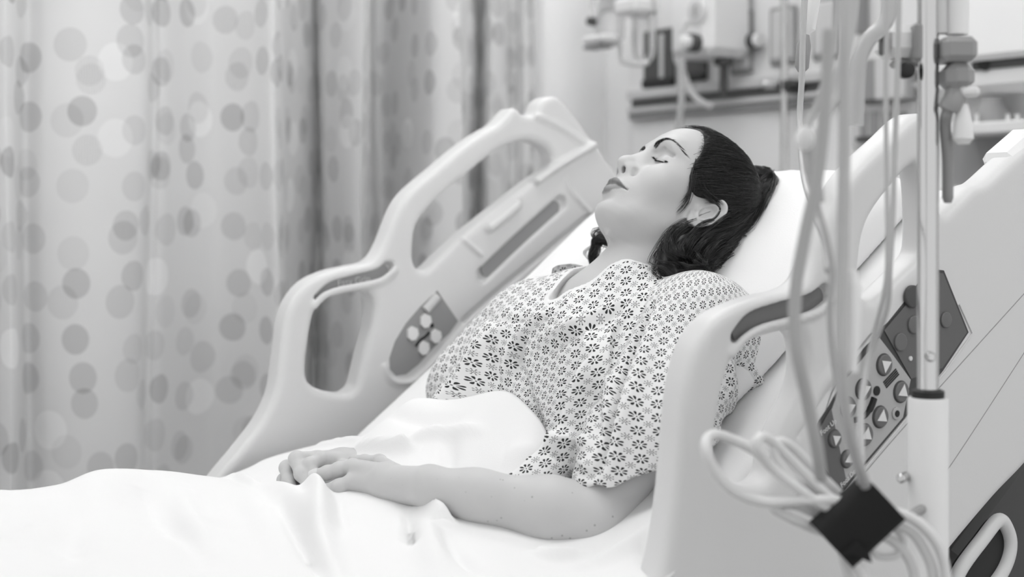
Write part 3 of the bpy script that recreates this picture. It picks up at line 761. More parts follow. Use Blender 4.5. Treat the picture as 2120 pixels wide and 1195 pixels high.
    H = np.interp(e2, [-.03, -.0118, -.0094, -.0064, -.0030, 0], [.0018, .0018, .0088, .0042, .0116, .0090])
    fr_ = np.clip((ey-.003)/.007, 0, 1); fr_ = fr_*fr_*(3-2*fr_); H = H*(1-fr_) + np.minimum(H, .0035)*fr_
    lw = np.clip((-.011-ez)/.006, 0, 1); H = H*(1-lw) + .0068*lw
    e_ = smax(e2, ex-H, .0030); e_ = smax(e_, -(ex+.0010+.004*lw), .003)
    tragus = sd_ell(EQ, (.0020, .0120, -.003), (.0045, .0035, .0055))
    e_ = smin(e_, tragus, .004)
    f = smin(f, e_, .004)
    return f

# arms and hands: chains of joints (world), radii at each joint
def J(px, py, Y): return np.array(at_y(px, py, Y))
NB = hl((0, -.012, -.045)); 
neck0 = np.array((1.245, 1.530, 1.020))
shN = np.array((1.265, 1.375, .985)); shF = np.array((1.240, 1.695, .980))
elN = J(1232, 1082, 1.335); wrN = J(893, 1008, 1.455)
elF = J(880, 915, 1.85); wrF = J(772, 966, 1.715)
CH1 = [ # (a, b, ra, rb, k)
 (NB, neck0, .052, .056, .03),
 (hl((0, -.03, .0)), neck0+np.array((.04, 0, -.01)), .050, .060, .03),
 (neck0+np.array((.02, 0, -.03)), shN+np.array((.0, .03, .0)), .050, .052, .05), (neck0+np.array((.02, 0, -.03)), shF+np.array((.0, -.03, 0)), .050, .052, .05),
 (shN, elN*.5+shN*.5, .048, .045, .03), (elN*.5+shN*.5, elN, .045, .0385, .03),
 (shF, elF*.5+shF*.5, .048, .045, .03), (elF*.5+shF*.5, elF, .045, .038, .03),
]
for e, w in ((elN, wrN), (elF, wrF)):
    d_ = w-e; L_ = np.linalg.norm(d_); m_ = e+d_*.28
    CH1 += [(e, m_, .0385, .0405, .02), (m_, e+d_*.72, .0405, .0300, .02), (e+d_*.72, w, .0300, .0245, .02)]
def basis(w, m, up):
    a = m-w; a /= np.linalg.norm(a); s = np.cross(up, a); s /= np.linalg.norm(s); n = np.cross(a, s); return a, s, n
HANDS = []
# near hand (her left): back of the hand up and towards the camera, fingers reach over the other palm
mI = J(730, 967, 1.600); mM = J(728, 999, 1.585); mR = J(740, 1018, 1.590); mL = J(757, 1030, 1.585)
near = dict(w=wrN, m=[mI, mM, mR, mL], f=[
   [mI, J(702,973,1.612), J(678,979,1.624), J(656,983,1.634)],
   [mM, J(703,1009,1.594), J(682,1018,1.606), J(664,1026,1.616)],
   [mR, J(716,1030,1.606), J(700,1040,1.618), J(690,1044,1.626)],
   [mL, J(736,1042,1.598), J(722,1050,1.606), J(712,1054,1.612)]],
   r=[(.0100,.0094,.0088,.0076), (.0104,.0100,.0090,.0078), (.0096,.0090,.0082,.0072), (.0090,.0080,.0074,.0066)],
   t=[wrN*.62+mI*.38+np.array((0, .014, .004)), J(785, 958, 1.600), J(755, 957, 1.622), J(732, 953, 1.640)], tr=(.013, .0100, .0090, .0074))
# far hand (her right): knuckles towards the foot of the bed, fingers curled down
qI = J(664, 952, 1.668); qM = J(656, 950, 1.688); qR = J(652, 952, 1.704); qL = J(655, 960, 1.718)
far = dict(w=wrF, m=[qI, qM, qR, qL], f=[
   [qI, J(641,962,1.662), J(650,988,1.648), J(658,1006,1.638)],
   [qM, J(614,951,1.684), J(624,982,1.662), J(643,1010,1.640)],
   [qR, J(594,969,1.706), J(598,996,1.682), J(608,1024,1.660)],
   [qL, J(588,994,1.718), J(583,1014,1.698), J(590,1034,1.680)]],
   r=[(.0098,.0088,.0080,.0068), (.0104,.0100,.0090,.0074), (.0100,.0096,.0086,.0072), (.0092,.0086,.0078,.0066)],
   t=[wrF*.5+qI*.5, J(706, 968, 1.668), J(688, 982, 1.658), J(674, 994, 1.652)], tr=(.012, .0105, .0092, .0076))
for H in (near, far):
    w = H['w']; c = []
    for k, m in enumerate(H['m']):
        mid = w*.45+m*.55
        c.append((w + (m-w)*.04, mid, .0175, .0145, .016)); c.append((mid, m, .0145, .0108, .010))
    H['palm'] = c; H['fing'] = [[(a, b, ra, rb) for a, b, ra, rb in zip(f[:-1], f[1:], r[:-1], r[1:])] for f, r in zip(H['f'], H['r'])]
    H['thumb'] = [(a, b, ra, rb) for a, b, ra, rb in zip(H['t'][:-1], H['t'][1:], H['tr'][:-1], H['tr'][1:])]
AX = np.array((math.cos(.80), 0, math.sin(.80)))                      # from hips to shoulders
AN = np.array((-AX[2], 0, AX[0]))
hip = np.array((.88, 1.58, .665)); che = np.array((1.20, 1.545, .925))
TB = np.array([AX, (0, 1, 0), AN]).T
hemA, hemB = J(1225, 1036, 1.30), J(1400, 958, 1.27)
hn = np.cross(hemB-hemA, (hemA+hemB)/2-np.array((0, 0, CH))); hn /= np.linalg.norm(hn); hn *= np.sign(hn[2])
SLV = [(shN+np.array((0, .01, .005)), J(1288, 1005, 1.335), .060, .060), (shN+np.array((.01, 0, .0)), J(1370, 900, 1.32), .058, .062), (shN+np.array((.02, .01, -.01)), J(1545, 850, 1.37), .055, .046)]
fA = (J(962, 815, 1.80))
def f_torso(P):
    d = sd_ell(P, che+AN*.006, (.180, .185, .104), TB)
    d = smin(d, sd_ell(P, (hip+che)/2+AN*.008, (.215, .172, .070), TB), .06)
    d = smin(d, sd_ell(P, hip, (.14, .18, .082), TB), .06)
    d = smin(d, sd_ell(P, J(1180, 765, 1.455), (.058, .055, .042)), .05)
    d = smin(d, sd_ell(P, J(1070, 735, 1.640), (.058, .055, .042)), .05)
    d = smin(d, sd_cap(P, neck0+np.array((.0, 0, -.045)), shN+np.array((-.005, .03, .0)), .062, .060), .05)
    d = smin(d, sd_cap(P, neck0+np.array((.0, 0, -.045)), shF+np.array((-.005, -.03, .0)), .060, .050), .05)
    # collar rising beside the neck
    d = smin(d, sd_cap(P, J(1335, 600, 1.475), J(1292, 572, 1.485), .030, .020), .04)
    return d
def f_hand(P, H):
    d = None
    for a, b, ra, rb, k in H['palm']:
        q = sd_cap(P, a, b, ra, rb); d = q if d is None else smin(d, q, k)
    for F_ in H['fing'] + [H['thumb']]:
        g = None
        for i, (a, b, ra, rb) in enumerate(F_):
            q = sd_cap(P, a, b, ra, rb); g = q if g is None else smin(g, q, .0035)
        # knuckle swelling
        for a, b, ra, rb in F_[1:]:
            g = smin(g, np.linalg.norm(P-a.astype(np.float32), axis=1)-ra*1.05, .0035)
        d = smin(d, g, .0034)
    return d
def f_body(P):
    n = len(P); d = np.full(n, 1e3, np.float32)
    L = (P-HO.astype(np.float32)) @ HM.astype(np.float32)
    near_h = np.linalg.norm(L-np.array((0, 0, .01), np.float32), axis=1)
    m = near_h < .235
    dh = (near_h-.11)
    if m.any(): dh[m] = f_head(L[m])
    d = dh.astype(np.float32)
    t = None
    for i, (a, b, ra, rb, k) in enumerate(CH1):
        d = smin(d, sd_cap(P, a, b, ra, rb), k)
    t = sd_cap(P, neck0, che, .045, .06)
    arms = d; d = t
    d = smin(d, sd_ell(P, che, (.17, .150, .070), TB), .06)
    d = smin(d, sd_ell(P, (hip+che)/2, (.20, .150, .066), TB), .06)
    d = smin(d, sd_ell(P, hip, (.13, .175, .075), TB), .06)
    d = smin(d, sd_cap(P, hip+np.array((0, -.09, 0)), (.62, 1.49, .680), .080, .07), .05)
    d = smin(d, sd_cap(P, hip+np.array((0, .09, 0)), (.62, 1.67, .680), .080, .07), .05)
    d = smax(d, f_torso(P)+.028, .01)
    d = smax(d, (P[:, 2] - (sheet_z(P, 1.4)-.030))*.22, .004)                       # the trunk stays under the sheet
    d = smin(arms, d, .04)
    # sternomastoid cords and collar bones
    d = smin(d, sd_cap(P, hl((.052, -.018, -.045)), neck0+np.array((-.012, -.02, .022)), .0115, .009), .016)
    d = smin(d, sd_cap(P, hl((-.052, -.018, -.045)), neck0+np.array((-.012, .02, .022)), .0115, .009), .016)
    d = smin(d, sd_cap(P, neck0+np.array((-.030, -.015, -.004)), shN+np.array((-.01, .03, .040)), .008), .018)
    d = smin(d, sd_cap(P, neck0+np.array((-.030, .015, -.004)), shF+np.array((-.01, -.03, .036)), .008), .018)
    for H in (near, far):
        c = H['m'][1].astype(np.float32); r = np.linalg.norm(P-c, axis=1); m = r < .20
        if m.any():
            d = d.astype(np.float32); d[m] = smin(d[m], f_hand(P[m], H), .010 if H is near else .0022)
    return d
VOX = globals().get('VOX', .0016)
BV, BQ = nets(f_body, (.50, 1.20, .58), (1.52, 1.92, 1.30), VOX, nb=12, slack=1.35)
BV = relax(BV, BQ, 1, .4)
def skin_mat():
    m = mat('skin', .46, .5, sss=.25, spec=.4); nt = m.node_tree; N = nt.nodes; L = nt.links; p = N['Principled BSDF']
    at = N.new('ShaderNodeAttribute'); at.attribute_name = 'tone'
    tc = N.new('ShaderNodeTexCoord')
    vo = N.new('ShaderNodeTexVoronoi'); vo.inputs['Scale'].default_value = 95; L.new(tc.outputs['Object'], vo.inputs['Vector'])
    sp = N.new('ShaderNodeSeparateColor'); L.new(vo.outputs['Color'], sp.inputs[0])
    gt = N.new('ShaderNodeMath'); gt.operation = 'GREATER_THAN'; gt.inputs[1].default_value = .5; L.new(sp.outputs[0], gt.inputs[0])
    mr = N.new('ShaderNodeMapRange'); L.new(vo.outputs['Distance'], mr.inputs[0]); mr.inputs[1].default_value = .16; mr.inputs[2].default_value = .08; mr.inputs[3].default_value = 0; mr.inputs[4].default_value = .42
    mu = N.new('ShaderNodeMath'); mu.operation = 'MULTIPLY'; L.new(gt.outputs[0], mu.inputs[0]); L.new(mr.outputs[0], mu.inputs[1])
    fr = N.new('ShaderNodeAttribute'); fr.attribute_name = 'freckle'
    mu2 = N.new('ShaderNodeMath'); mu2.operation = 'MULTIPLY'; L.new(mu.outputs[0], mu2.inputs[0]); L.new(fr.outputs['Fac'], mu2.inputs[1])
    no = N.new('ShaderNodeTexNoise'); no.inputs['Scale'].default_value = 22; L.new(tc.outputs['Object'], no.inputs['Vector'])
    m2 = N.new('ShaderNodeMapRange'); L.new(no.outputs['Fac'], m2.inputs[0]); m2.inputs[3].default_value = .95; m2.inputs[4].default_value = 1.05
    s1 = N.new('ShaderNodeMath'); s1.operation = 'SUBTRACT'; s1.inputs[0].default_value = 1; L.new(mu2.outputs[0], s1.inputs[1])
    a = N.new('ShaderNodeMath'); a.operation = 'MULTIPLY'; L.new(at.outputs['Fac'], a.inputs[0]); L.new(s1.outputs[0], a.inputs[1])
    b = N.new('ShaderNodeMath'); b.operation = 'MULTIPLY'; L.new(a.outputs[0], b.inputs[0]); L.new(m2.outputs[0], b.inputs[1])
    cb = N.new('ShaderNodeCombineColor'); [L.new(b.outputs[0], cb.inputs[i]) for i in range(3)]
    L.new(cb.outputs[0], p.inputs['Base Color'])
    n2 = N.new('ShaderNodeTexNoise'); n2.inputs['Scale'].default_value = 900; n2.inputs['Detail'].default_value = 3; L.new(tc.outputs['Object'], n2.inputs['Vector'])
    bp = N.new('ShaderNodeBump'); bp.inputs['Strength'].default_value = .12; bp.inputs['Distance'].default_value = .001; L.new(n2.outputs['Fac'], bp.inputs['Height']); L.new(bp.outputs[0], p.inputs['Normal'])
    return m
woman = empty('person', tuple(hip), 'woman in a flower-print hospital gown lying back with closed eyes and hands folded', 'person')
body = link('body', np_mesh('body', BV, BQ), skin_mat(), woman)
LH = (BV-HO) @ HM; lx = np.abs(LH[:, 0])
tone = np.full(len(BV), .56)
inh = (np.linalg.norm(LH, axis=1) < .17)
lipc = np.c_[lx, LH[:, 1], LH[:, 2]]
# lips are darker than the skin: between the drawn vermilion borders
zu = np.interp(lx, [0, .003, .007, .015, .0285], [-.0325, -.0312, -.0312, -.0350, -.0440]); zl = np.interp(lx, [0, .008, .016, .0285], [-.0585, -.0577, -.0545, -.0460])
e1 = np.clip((zu-LH[:, 2])/.0014, 0, 1)*np.clip((LH[:, 2]-zl)/.0016, 0, 1)*np.clip((.0290-lx)/.0015, 0, 1)*(LH[:, 1] > .07)*inh
tone = tone*(1-e1) + np.where(LH[:, 2] > -.0445, .20, .27)*e1
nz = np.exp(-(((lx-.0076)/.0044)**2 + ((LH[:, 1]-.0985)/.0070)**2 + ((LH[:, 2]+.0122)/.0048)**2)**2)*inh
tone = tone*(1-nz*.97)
fre = np.clip((1.18-BV[:, 0])/.05, 0, 1)*np.clip((BV[:, 0]-.90)/.08, .12, 1)
for nm, A in (('tone', tone), ('freckle', fre)):
    at_ = body.data.attributes.new(nm, 'FLOAT', 'POINT'); at_.data.foreach_set('value', A.astype(np.float32))
# lashes and brows: fine tapered hairs
def hairs(name, strands, m, parent, r0=.0003, n=4):
    V = []; Q = []; base = 0
    for S, rr in strands:
        S = np.asarray(S, float); k = len(S); T = np.gradient(S, axis=0); T /= np.linalg.norm(T, axis=1)[:, None]+1e-9
        up = np.array([.3, .2, .93]); A = np.cross(T, up); A /= np.linalg.norm(A, axis=1)[:, None]+1e-9; B = np.cross(T, A)
        R = rr*np.interp(np.linspace(0, 1, k), [0, .15, .7, 1], [.7, 1, .8, .15])
        for j in range(n):
            a = 2*math.pi*j/n; V.append(S + R[:, None]*(math.cos(a)*A+math.sin(a)*B))
        g = base + np.arange(n*k).reshape(n, k); nx_ = np.roll(g, -1, 0)
        Q.append(np.stack([g[:, :-1], g[:, 1:], nx_[:, 1:], nx_[:, :-1]], -1).reshape(-1, 4)); base += n*k
    return link(name, np_mesh(name, np.concatenate(V), np.concatenate(Q)), m, parent)
rs = np.random.RandomState(3)
def snap(p, off=.0):
    """move a head-frame point along forward until it sits on the face"""
    y = np.linspace(.13, .02, 221); P = np.c_[np.full(221, p[0]), y, np.full(221, p[2])].astype(np.float32); f = f_head(P)
    i = np.argmax(f < 0); return np.array((p[0], y[i]+off, p[2]))
for s_ in (1, -1):
    st = []
    c = spline([(s_*.0135, 0, .0308), (s_*.0180, 0, .0278), (s_*.0250, 0, .0246), (s_*.0330, 0, .0215), (s_*.0425, 0, .0204), (s_*.0485, 0, .0218)], 22)
    for i, p in enumerate(c):
        b = snap(p, -.0003); k = i/len(c)
        for _ in range(2):
            L_ = (.0035+.0045*k)*rs.uniform(.8, 1.2); dr = np.array((s_*(.1+.7*k)+rs.normal(0, .12), .62, -.75)); dr /= np.linalg.norm(dr)
            S = [b, b+dr*L_*.5, b+dr*L_+np.array((0, .0006, .0008))]; st.append(([hl(q) for q in S], .00028))
    lid = [hl(snap(p, .0002)) for p in c]; st.append((lid, .0011))
    hairs('eyelashes', st, M['lash'], woman)
for s_ in (1, -1):
    st = []
    c = spline([(s_*.0120, 0, .0430), (s_*.0200, 0, .0475), (s_*.0290, 0, .0510), (s_*.0380, 0, .0525), (s_*.0470, 0, .0515), (s_*.0560, 0, .0455)], 26)
    for i, p in enumerate(c):
        k = i/len(c); hw = np.interp(k, [0, .15, .5, 1], [.0026, .0033, .0014, .0003])
        for _ in range(int(np.interp(k, [0, .42, .6, 1], [4, 5, 1, 1]))):
            o = rs.uniform(-hw, hw); b = snap(p+np.array((rs.normal(0, .0005), 0, o)), -.0002)
            dr = np.array((s_*(.55+.4*k), .0, .75-.9*k)) + rs.normal(0, .12, 3)*np.array((1, 0, 1)); L_ = .0052*rs.uniform(.7, 1.2)
            e = snap(b+dr/np.linalg.norm(dr)*L_, .0006); md = snap((b+e)/2, .0006); st.append(([hl(b), hl(md), hl(e)], .00021))
    hairs('eyebrow', st, M['hair'], woman)
for H, fi, up_ in ((near, 0, (-.5, -.35, .6)), (far, 1, (-.75, -.6, .1)), (far, 2, (-.8, -.5, .1)), (near, 1, (-.4, -.5, .6))):
    f_ = H['f'][fi]; r_ = H['r'][fi][3]; a_ = f_[3]-f_[2]; a_ = a_/np.linalg.norm(a_); n_ = np.array(up_); n_ -= a_*(n_ @ a_); n_ /= np.linalg.norm(n_); b_ = np.cross(a_, n_)
    V = []; F = []; k1, k2 = 9, 7
    for i in range(k1):
        for j in range(k2):
            u_ = i/(k1-1)*.0125-.0030; w_ = (j/(k2-1)-.5)*2*.95; e_ = min(1, math.sqrt(max(0, 1-((u_-.0033)/.0066)**4))); c_ = f_[3]+a_*u_
            V.append(c_ + (n_*math.cos(w_*e_)+b_*math.sin(w_*e_))*(r_*(1-.28*max(0, u_/.0095)**2)+.0006))
    for i in range(k1-1):
        for j in range(k2-1): F.append([i*k2+j, i*k2+j+1, (i+1)*k2+j+1, (i+1)*k2+j])
    MB().add(V, F).build('fingernail', M['nail'], woman, smooth=True)

# ------------------------------------------------------------------ gown
def vnormals(V, Q):
    n = np.cross(V[Q[:, 2]]-V[Q[:, 0]], V[Q[:, 3]]-V[Q[:, 1]]); A = np.zeros_like(V)
    for k in range(4):
        for t in range(3): A[:, t] += np.bincount(Q[:, k], n[:, t], len(V))
    return A/(np.linalg.norm(A, axis=1)[:, None]+1e-12)
VIEW = np.array((SN, CS, 0.))
def f_slv(P):
    d = None
    for a, b, ra, rb in SLV:
        q = sd_cap(P, a, b, ra, rb); d = q if d is None else smin(d, q, .07)
    return d
def f_fslv(P):
    return smin(sd_cap(P, shF, fA, .050, .055), sd_cap(P, shF, (elF+shF)/2, .052, .062), .05)
vb = J(1150, 632, 1.545)             # bottom of the neck opening
def f_neckcut(P):
    a = sd_cap(P, NB, neck0+np.array((0, 0, -.02)), .056, .068)
    b = sd_cap(P, neck0+np.array((-.01, .005, .02)), vb+np.array((.004, 0, .012)), .064, .010)
    return smin(a, b, .02)
def f_gown(P):
    a = f_torso(P); b = f_slv(P); c = f_fslv(P)
    b = smax(b, -((P-hemA.astype(np.float32)) @ hn), .006)
    b = smax(b, -(f_slv(P)+.010), .004) if False else b
    arm = sd_cap(P, elN*.45+shN*.55, elN*1.4-shN*.4, .049, .049)
    b = smax(b, -smax(arm, (P-hemA.astype(np.float32)) @ hn - .014, .01), .006)
    d = smin(smin(a, c, .035), b, .012)
    d = smax(d, -f_neckcut(P), .006)
    d = smax(d, (P[:, 2] - (sheet_z(P)-.012))*.22, .002)
    d = np.maximum(d, .93-P[:, 0])                                       # ends under the sheet
    return d
GV, GQ = nets(f_gown, (.86, 1.20, .60), (1.50, 1.96, 1.16), .003, nb=12, slack=1.5)
GV = relax(GV, GQ, 2)
GN = vnormals(GV, GQ)
ts, tt_, tc_ = f_torso(GV.astype(np.float32)), f_slv(GV.astype(np.float32)), f_fslv(GV.astype(np.float32))
isS = tt_ < ts; isF = (tc_ < ts) & (~isS)
# pattern coordinates: round the trunk, and round each upper arm
def cyl(V, o, ax, ref, R0):
    ax = ax/np.linalg.norm(ax); r1 = ref-ax*(ref @ ax); r1 /= np.linalg.norm(r1); r2 = np.cross(ax, r1); q = V-o
    return np.c_[np.arctan2(q @ r2, q @ r1)*R0, q @ ax]
_ph = np.linspace(-math.pi, math.pi, 721); _ar = np.r_[0, np.cumsum(np.hypot(.185*np.cos((_ph[1:]+_ph[:-1])/2), .112*np.sin((_ph[1:]+_ph[:-1])/2))*(_ph[1]-_ph[0]))]; _ar -= _ar[360]
_q = GV-(che-AN*.01); uvT = np.c_[np.interp(np.arctan2(-_q[:, 1]/.185, (_q @ AN)/.112), _ph, _ar), (_q @ (AX*.82+AN*.57))*1.08]; uvT = np.c_[uvT[:, 0]*.83+uvT[:, 1]*.56, -uvT[:, 0]*.56+uvT[:, 1]*.83]
fdir = np.array((-.55, -.83, .1))
c_s = (shN+J(1400, 930, 1.37))/2
uvS = cyl(GV, c_s, shN-J(1400, 930, 1.37), fdir, .098); uvS = np.c_[uvS[:, 0]*.98+uvS[:, 1]*.2, -uvS[:, 0]*.2+uvS[:, 1]*.98]
uvF = cyl(GV, (shF+fA)/2, shF-fA, np.array((-.5, -.4, .75)), .062)
uvS = uvS*1.18; uvT = uvT*1.0; uvF = uvF*.95
UVG = np.where(isS[:, None], uvS, np.where(isF[:, None], uvF, uvT))
D = .0020*vnoise(GV*np.array((1, 1, .6)), 26) + .0050*vnoise(GV, 11)
for pts, amp, wid, kd in (
    ([(1345,625),(1322,680),(1290,760),(1262,850),(1243,930),(1228,1020)], -.013, .007, 'ridge'),
    ([(1362,640),(1340,720),(1310,800),(1275,900),(1250,1000)], .006, .012, 'ridge'),
    ([(1330,600),(1290,650),(1262,700),(1256,760),(1262,800)], .006, .008, 'ridge'),
    ([(1300,640),(1275,690),(1270,740)], -.005, .006, 'ridge'),
    ([(1300,610),(1240,640),(1190,665),(1130,690),(1100,715)], .006, .008, 'ridge'),
    ([(1290,635),(1230,665),(1170,700),(1120,730)], -.005, .007, 'ridge'),
    ([(1140,640),(1100,665),(1070,700),(1058,750),(1050,800)], -.006, .008, 'ridge'),
    ([(1120,640),(1075,680),(1045,730),(1035,780)], .005, .008, 'ridge'),
    ([(1058,700),(1065,760),(1090,830),(1115,880)], -.006, .009, 'ridge'),
    ([(1010,700),(1020,740),(1025,790)], -.004, .006, 'ridge'),
    ([(1090,890),(1130,905),(1175,905),(1222,915)], .007, .008, 'ridge'),
    ([(1130,925),(1175,955),(1222,985)], -.010, .006, 'ridge'),
    ([(1120,910),(1160,950),(1215,975)], .006, .008, 'ridge'),
    ([(1180,780),(1165,840),(1150,880)], -.004, .010, 'ridge'),
    ([(1225,800),(1232,860),(1225,930)], -.006, .010, 'ridge'),
    ([(1000,655),(1050,660),(1100,655)], -.004, .008, 'ridge'),
    ([(1180,600),(1160,640)], .003, .006, 'ridge'),
    ([(1400,700),(1395,800),(1400,930)], .004, .014, 'ridge'),
    ([(1540,745),(1552,800),(1530,860),(1505,890)], -.012, .010, 'ridge'),
    ([(1560,770),(1590,820),(1598,860)], .008, .010, 'ridge'),
    ([(1510,740),(1520,790),(1505,830)], .005, .010, 'ridge')):
    D += 1.7*crease(GV, pts, amp, wid, kd)
GV2 = relax(GV + GN*D[:, None], GQ, 1, .4)
class X:
    """tiny expression builder for math nodes"""
    nt = None
    def __init__(s, v): s.v = v
    @staticmethod
    def op(o, *a):
        n = X.nt.nodes.new('ShaderNodeMath'); n.operation = o
        for i, q in enumerate(a):
            q = q.v if isinstance(q, X) else q
            if isinstance(q, (int, float)): n.inputs[i].default_value = q
            else: X.nt.links.new(q, n.inputs[i])
        return X(n.outputs[0])
    def __add__(s, o): return X.op('ADD', s, o)
    def __sub__(s, o): return X.op('SUBTRACT', s, o)
    def __rsub__(s, o): return X.op('SUBTRACT', o, s)
    def __mul__(s, o): return X.op('MULTIPLY', s, o)
    __rmul__ = __mul__; __radd__ = __add__
    def __truediv__(s, o): return X.op('DIVIDE', s, o)
def gown_mat(base=.80, ink=.02, ink2=.035, pitch=.0192):
    m = mat('gown_print', base, .8); nt = m.node_tree; N = nt.nodes; L = nt.links; X.nt = nt; p = N['Principled BSDF']
    uv = N.new('ShaderNodeUVMap'); sp = N.new('ShaderNodeSeparateXYZ'); L.new(uv.outputs[0], sp.inputs[0])
    U = X(sp.outputs[0])/pitch; Vv = X(sp.outputs[1])/pitch
    def step(v, w=.012): return X.op('MINIMUM', X.op('MAXIMUM', v/w + .5, 0.0), 1.0)     # 1 where v>0, soft edge
    def flower(u, v, rot, small):
        x = X.op('FRACT', u) - .5; y = X.op('FRACT', v) - .5
        r = X.op('SQRT', x*x + y*y); a = X.op('ARCTAN2', y, x) + rot
        k = X.op('FRACT', a*(8/(2*math.pi)) + 8.0) - .5
        t = k*(2*math.pi/8); px = r*X.op('COSINE', t); py = X.op('ABSOLUTE', r*X.op('SINE', t))
        if not small:
            w = (px-.10)*.28+.018                                  # petals widen outwards
            e = 1.0 - (X.op('POWER', X.op('ABSOLUTE', (px-.228)/.126), 2.0) + X.op('POWER', py/X.op('MAXIMUM', w, .012), 2.0))
            pet = step(e, .25); dot = step(.038-r, .014)
            return X.op('MAXIMUM', pet, dot)
        sp_ = step(.013-py, .008)*step(px-.085, .012)*step(.205-px, .012)
        en = step(.032 - X.op('SQRT', (px-.208)*(px-.208)+py*py), .012)
        ring = step(.013 - X.op('ABSOLUTE', r-.075), .012); dot = step(.026-r, .012)
        return X.op('MAXIMUM', X.op('MAXIMUM', sp_, en), X.op('MAXIMUM', ring, dot))
    big = flower(U, Vv, .2, False); sml = flower(U+.5, Vv+.5, .1, True)
    bd_ = N.new('ShaderNodeAttribute'); bd_.attribute_name = 'band'; bnd = step(X(bd_.outputs['Fac'])-.0105, .001); big = big*bnd; sml = sml*bnd
    c = base - big*(base-ink) ; c = c - sml*(c - ink2)*.9
    cb = N.new('ShaderNodeCombineColor'); [L.new(c.v, cb.inputs[i]) for i in range(3)]; L.new(cb.outputs[0], p.inputs['Base Color'])
    tc = N.new('ShaderNodeTexCoord'); no = N.new('ShaderNodeTexNoise'); no.inputs['Scale'].default_value = 60; no.inputs['Detail'].default_value = 5; L.new(tc.outputs['Object'], no.inputs['Vector'])
    bp = N.new('ShaderNodeBump'); bp.inputs['Strength'].default_value = .25; bp.inputs['Distance'].default_value = .003; L.new(no.outputs['Fac'], bp.inputs['Height']); L.new(bp.outputs[0], p.inputs['Normal'])
    return m
MG = gown_mat()
gown = link('gown', np_mesh('gown', GV2, GQ, UVG), MG, woman)
bf = np.maximum(f_neckcut(GV2.astype(np.float32)), 0)
ga = gown.data.attributes.new('band', 'FLOAT', 'POINT'); ga.data.foreach_set('value', bf.astype(np.float32))
# white collar band along the neck opening
def on_gown(px, py, off=.001):
    Jp = proj(GV2); d = (Jp[:, 0]-px)**2 + (Jp[:, 1]-py)**2; k = np.argsort(d)[:12]; i = k[np.argmin(Jp[k, 2])]; return GV2[i] + GN[i]*off
cbp = np.array([on_gown(px, py, .002) for px, py in ((1370,566),(1335,556),(1300,552),(1270,568),(1235,592),(1200,615),(1165,634),(1150,620),(1143,590),(1150,560))])


# far side of the collar standing behind the neck, and a black tube standing in for the shadow below it
tp = spline([J(1146,556,1.640), J(1160,549,1.665), J(1190,547,1.685), J(1222,556,1.690)], 6); bt = spline([J(1141,590,1.640), J(1158,577,1.665), J(1190,570,1.685), J(1220,580,1.690)], 6)
nn_ = len(tp); Vc = np.concatenate([tp, bt, tp+np.array((.0,.003,0)), bt+np.array((0,.003,0))]); Qc = np.concatenate([np.array([[i, i+1, nn_+i+1, nn_+i] for i in range(nn_-1)]), np.array([[2*nn_+i, 3*nn_+i, 3*nn_+i+1, 2*nn_+i+1] for i in range(nn_-1)])])
uvc = np.concatenate([np.c_[np.linspace(0, .07, nn_), np.full(nn_, .02)], np.c_[np.linspace(0, .07, nn_), np.full(nn_, .0)]]*2)
cme = np_mesh('back_collar', Vc, Qc, uvc); ba_ = cme.attributes.new('band', 'FLOAT', 'POINT'); ba_.data.foreach_set('value', np.full(len(Vc), .05, np.float32)); link('back_collar', cme, MG, gown)
MB().tube(spline([J(1150,596,1.62), J(1175,586,1.65), J(1215,584,1.67)], 6), .0065, 12).build('neck_shadow_tube', M['black'], woman, smooth=True)

# ------------------------------------------------------------------ hair
hp_poly = spline([(.083,.106),(.068,.094),(.056,.070),(.053,.048),(.047,.030),(.036,.012),(.018,.006),(-.002,.016),(-.022,.012),(-.030,-.015),(-.034,-.05),(-.045,-.085),(-.14,-.10),(-.16,.05),(-.12,.18),(.02,.19),(.09,.15)], 5, True)
def f_skull(L):
    x, y, z = L[:, 0], L[:, 1], L[:, 2]; ax = np.abs(x); zz = np.clip(z, -.09, .1285)
    yf, yb, w, e = [np.interp(zz, _ST[0], _ST[i]) for i in (1, 2, 3, 4)]
    yc = (yf+yb)/2; h = (yf-yb)/2; rr = ((ax/w)**e + (np.abs(y-yc)/h)**e)**(1/e)
    return (rr-1)*np.minimum(w, h)*.9 + np.abs(z-zz)
def f_cap(P):
    L = (P-HO) @ HM; d = f_skull(L) - .0038 - .0012*vnoise(L*np.array((1, .3, 1)), 60)
    return smax(d, poly_sd(L[:, 1:], hp_poly)*.9, .010)
def hbun(guide, r, wave=0, seed=0):
    return dict(g=spline(guide, 8), r=r, wave=wave, seed=seed)
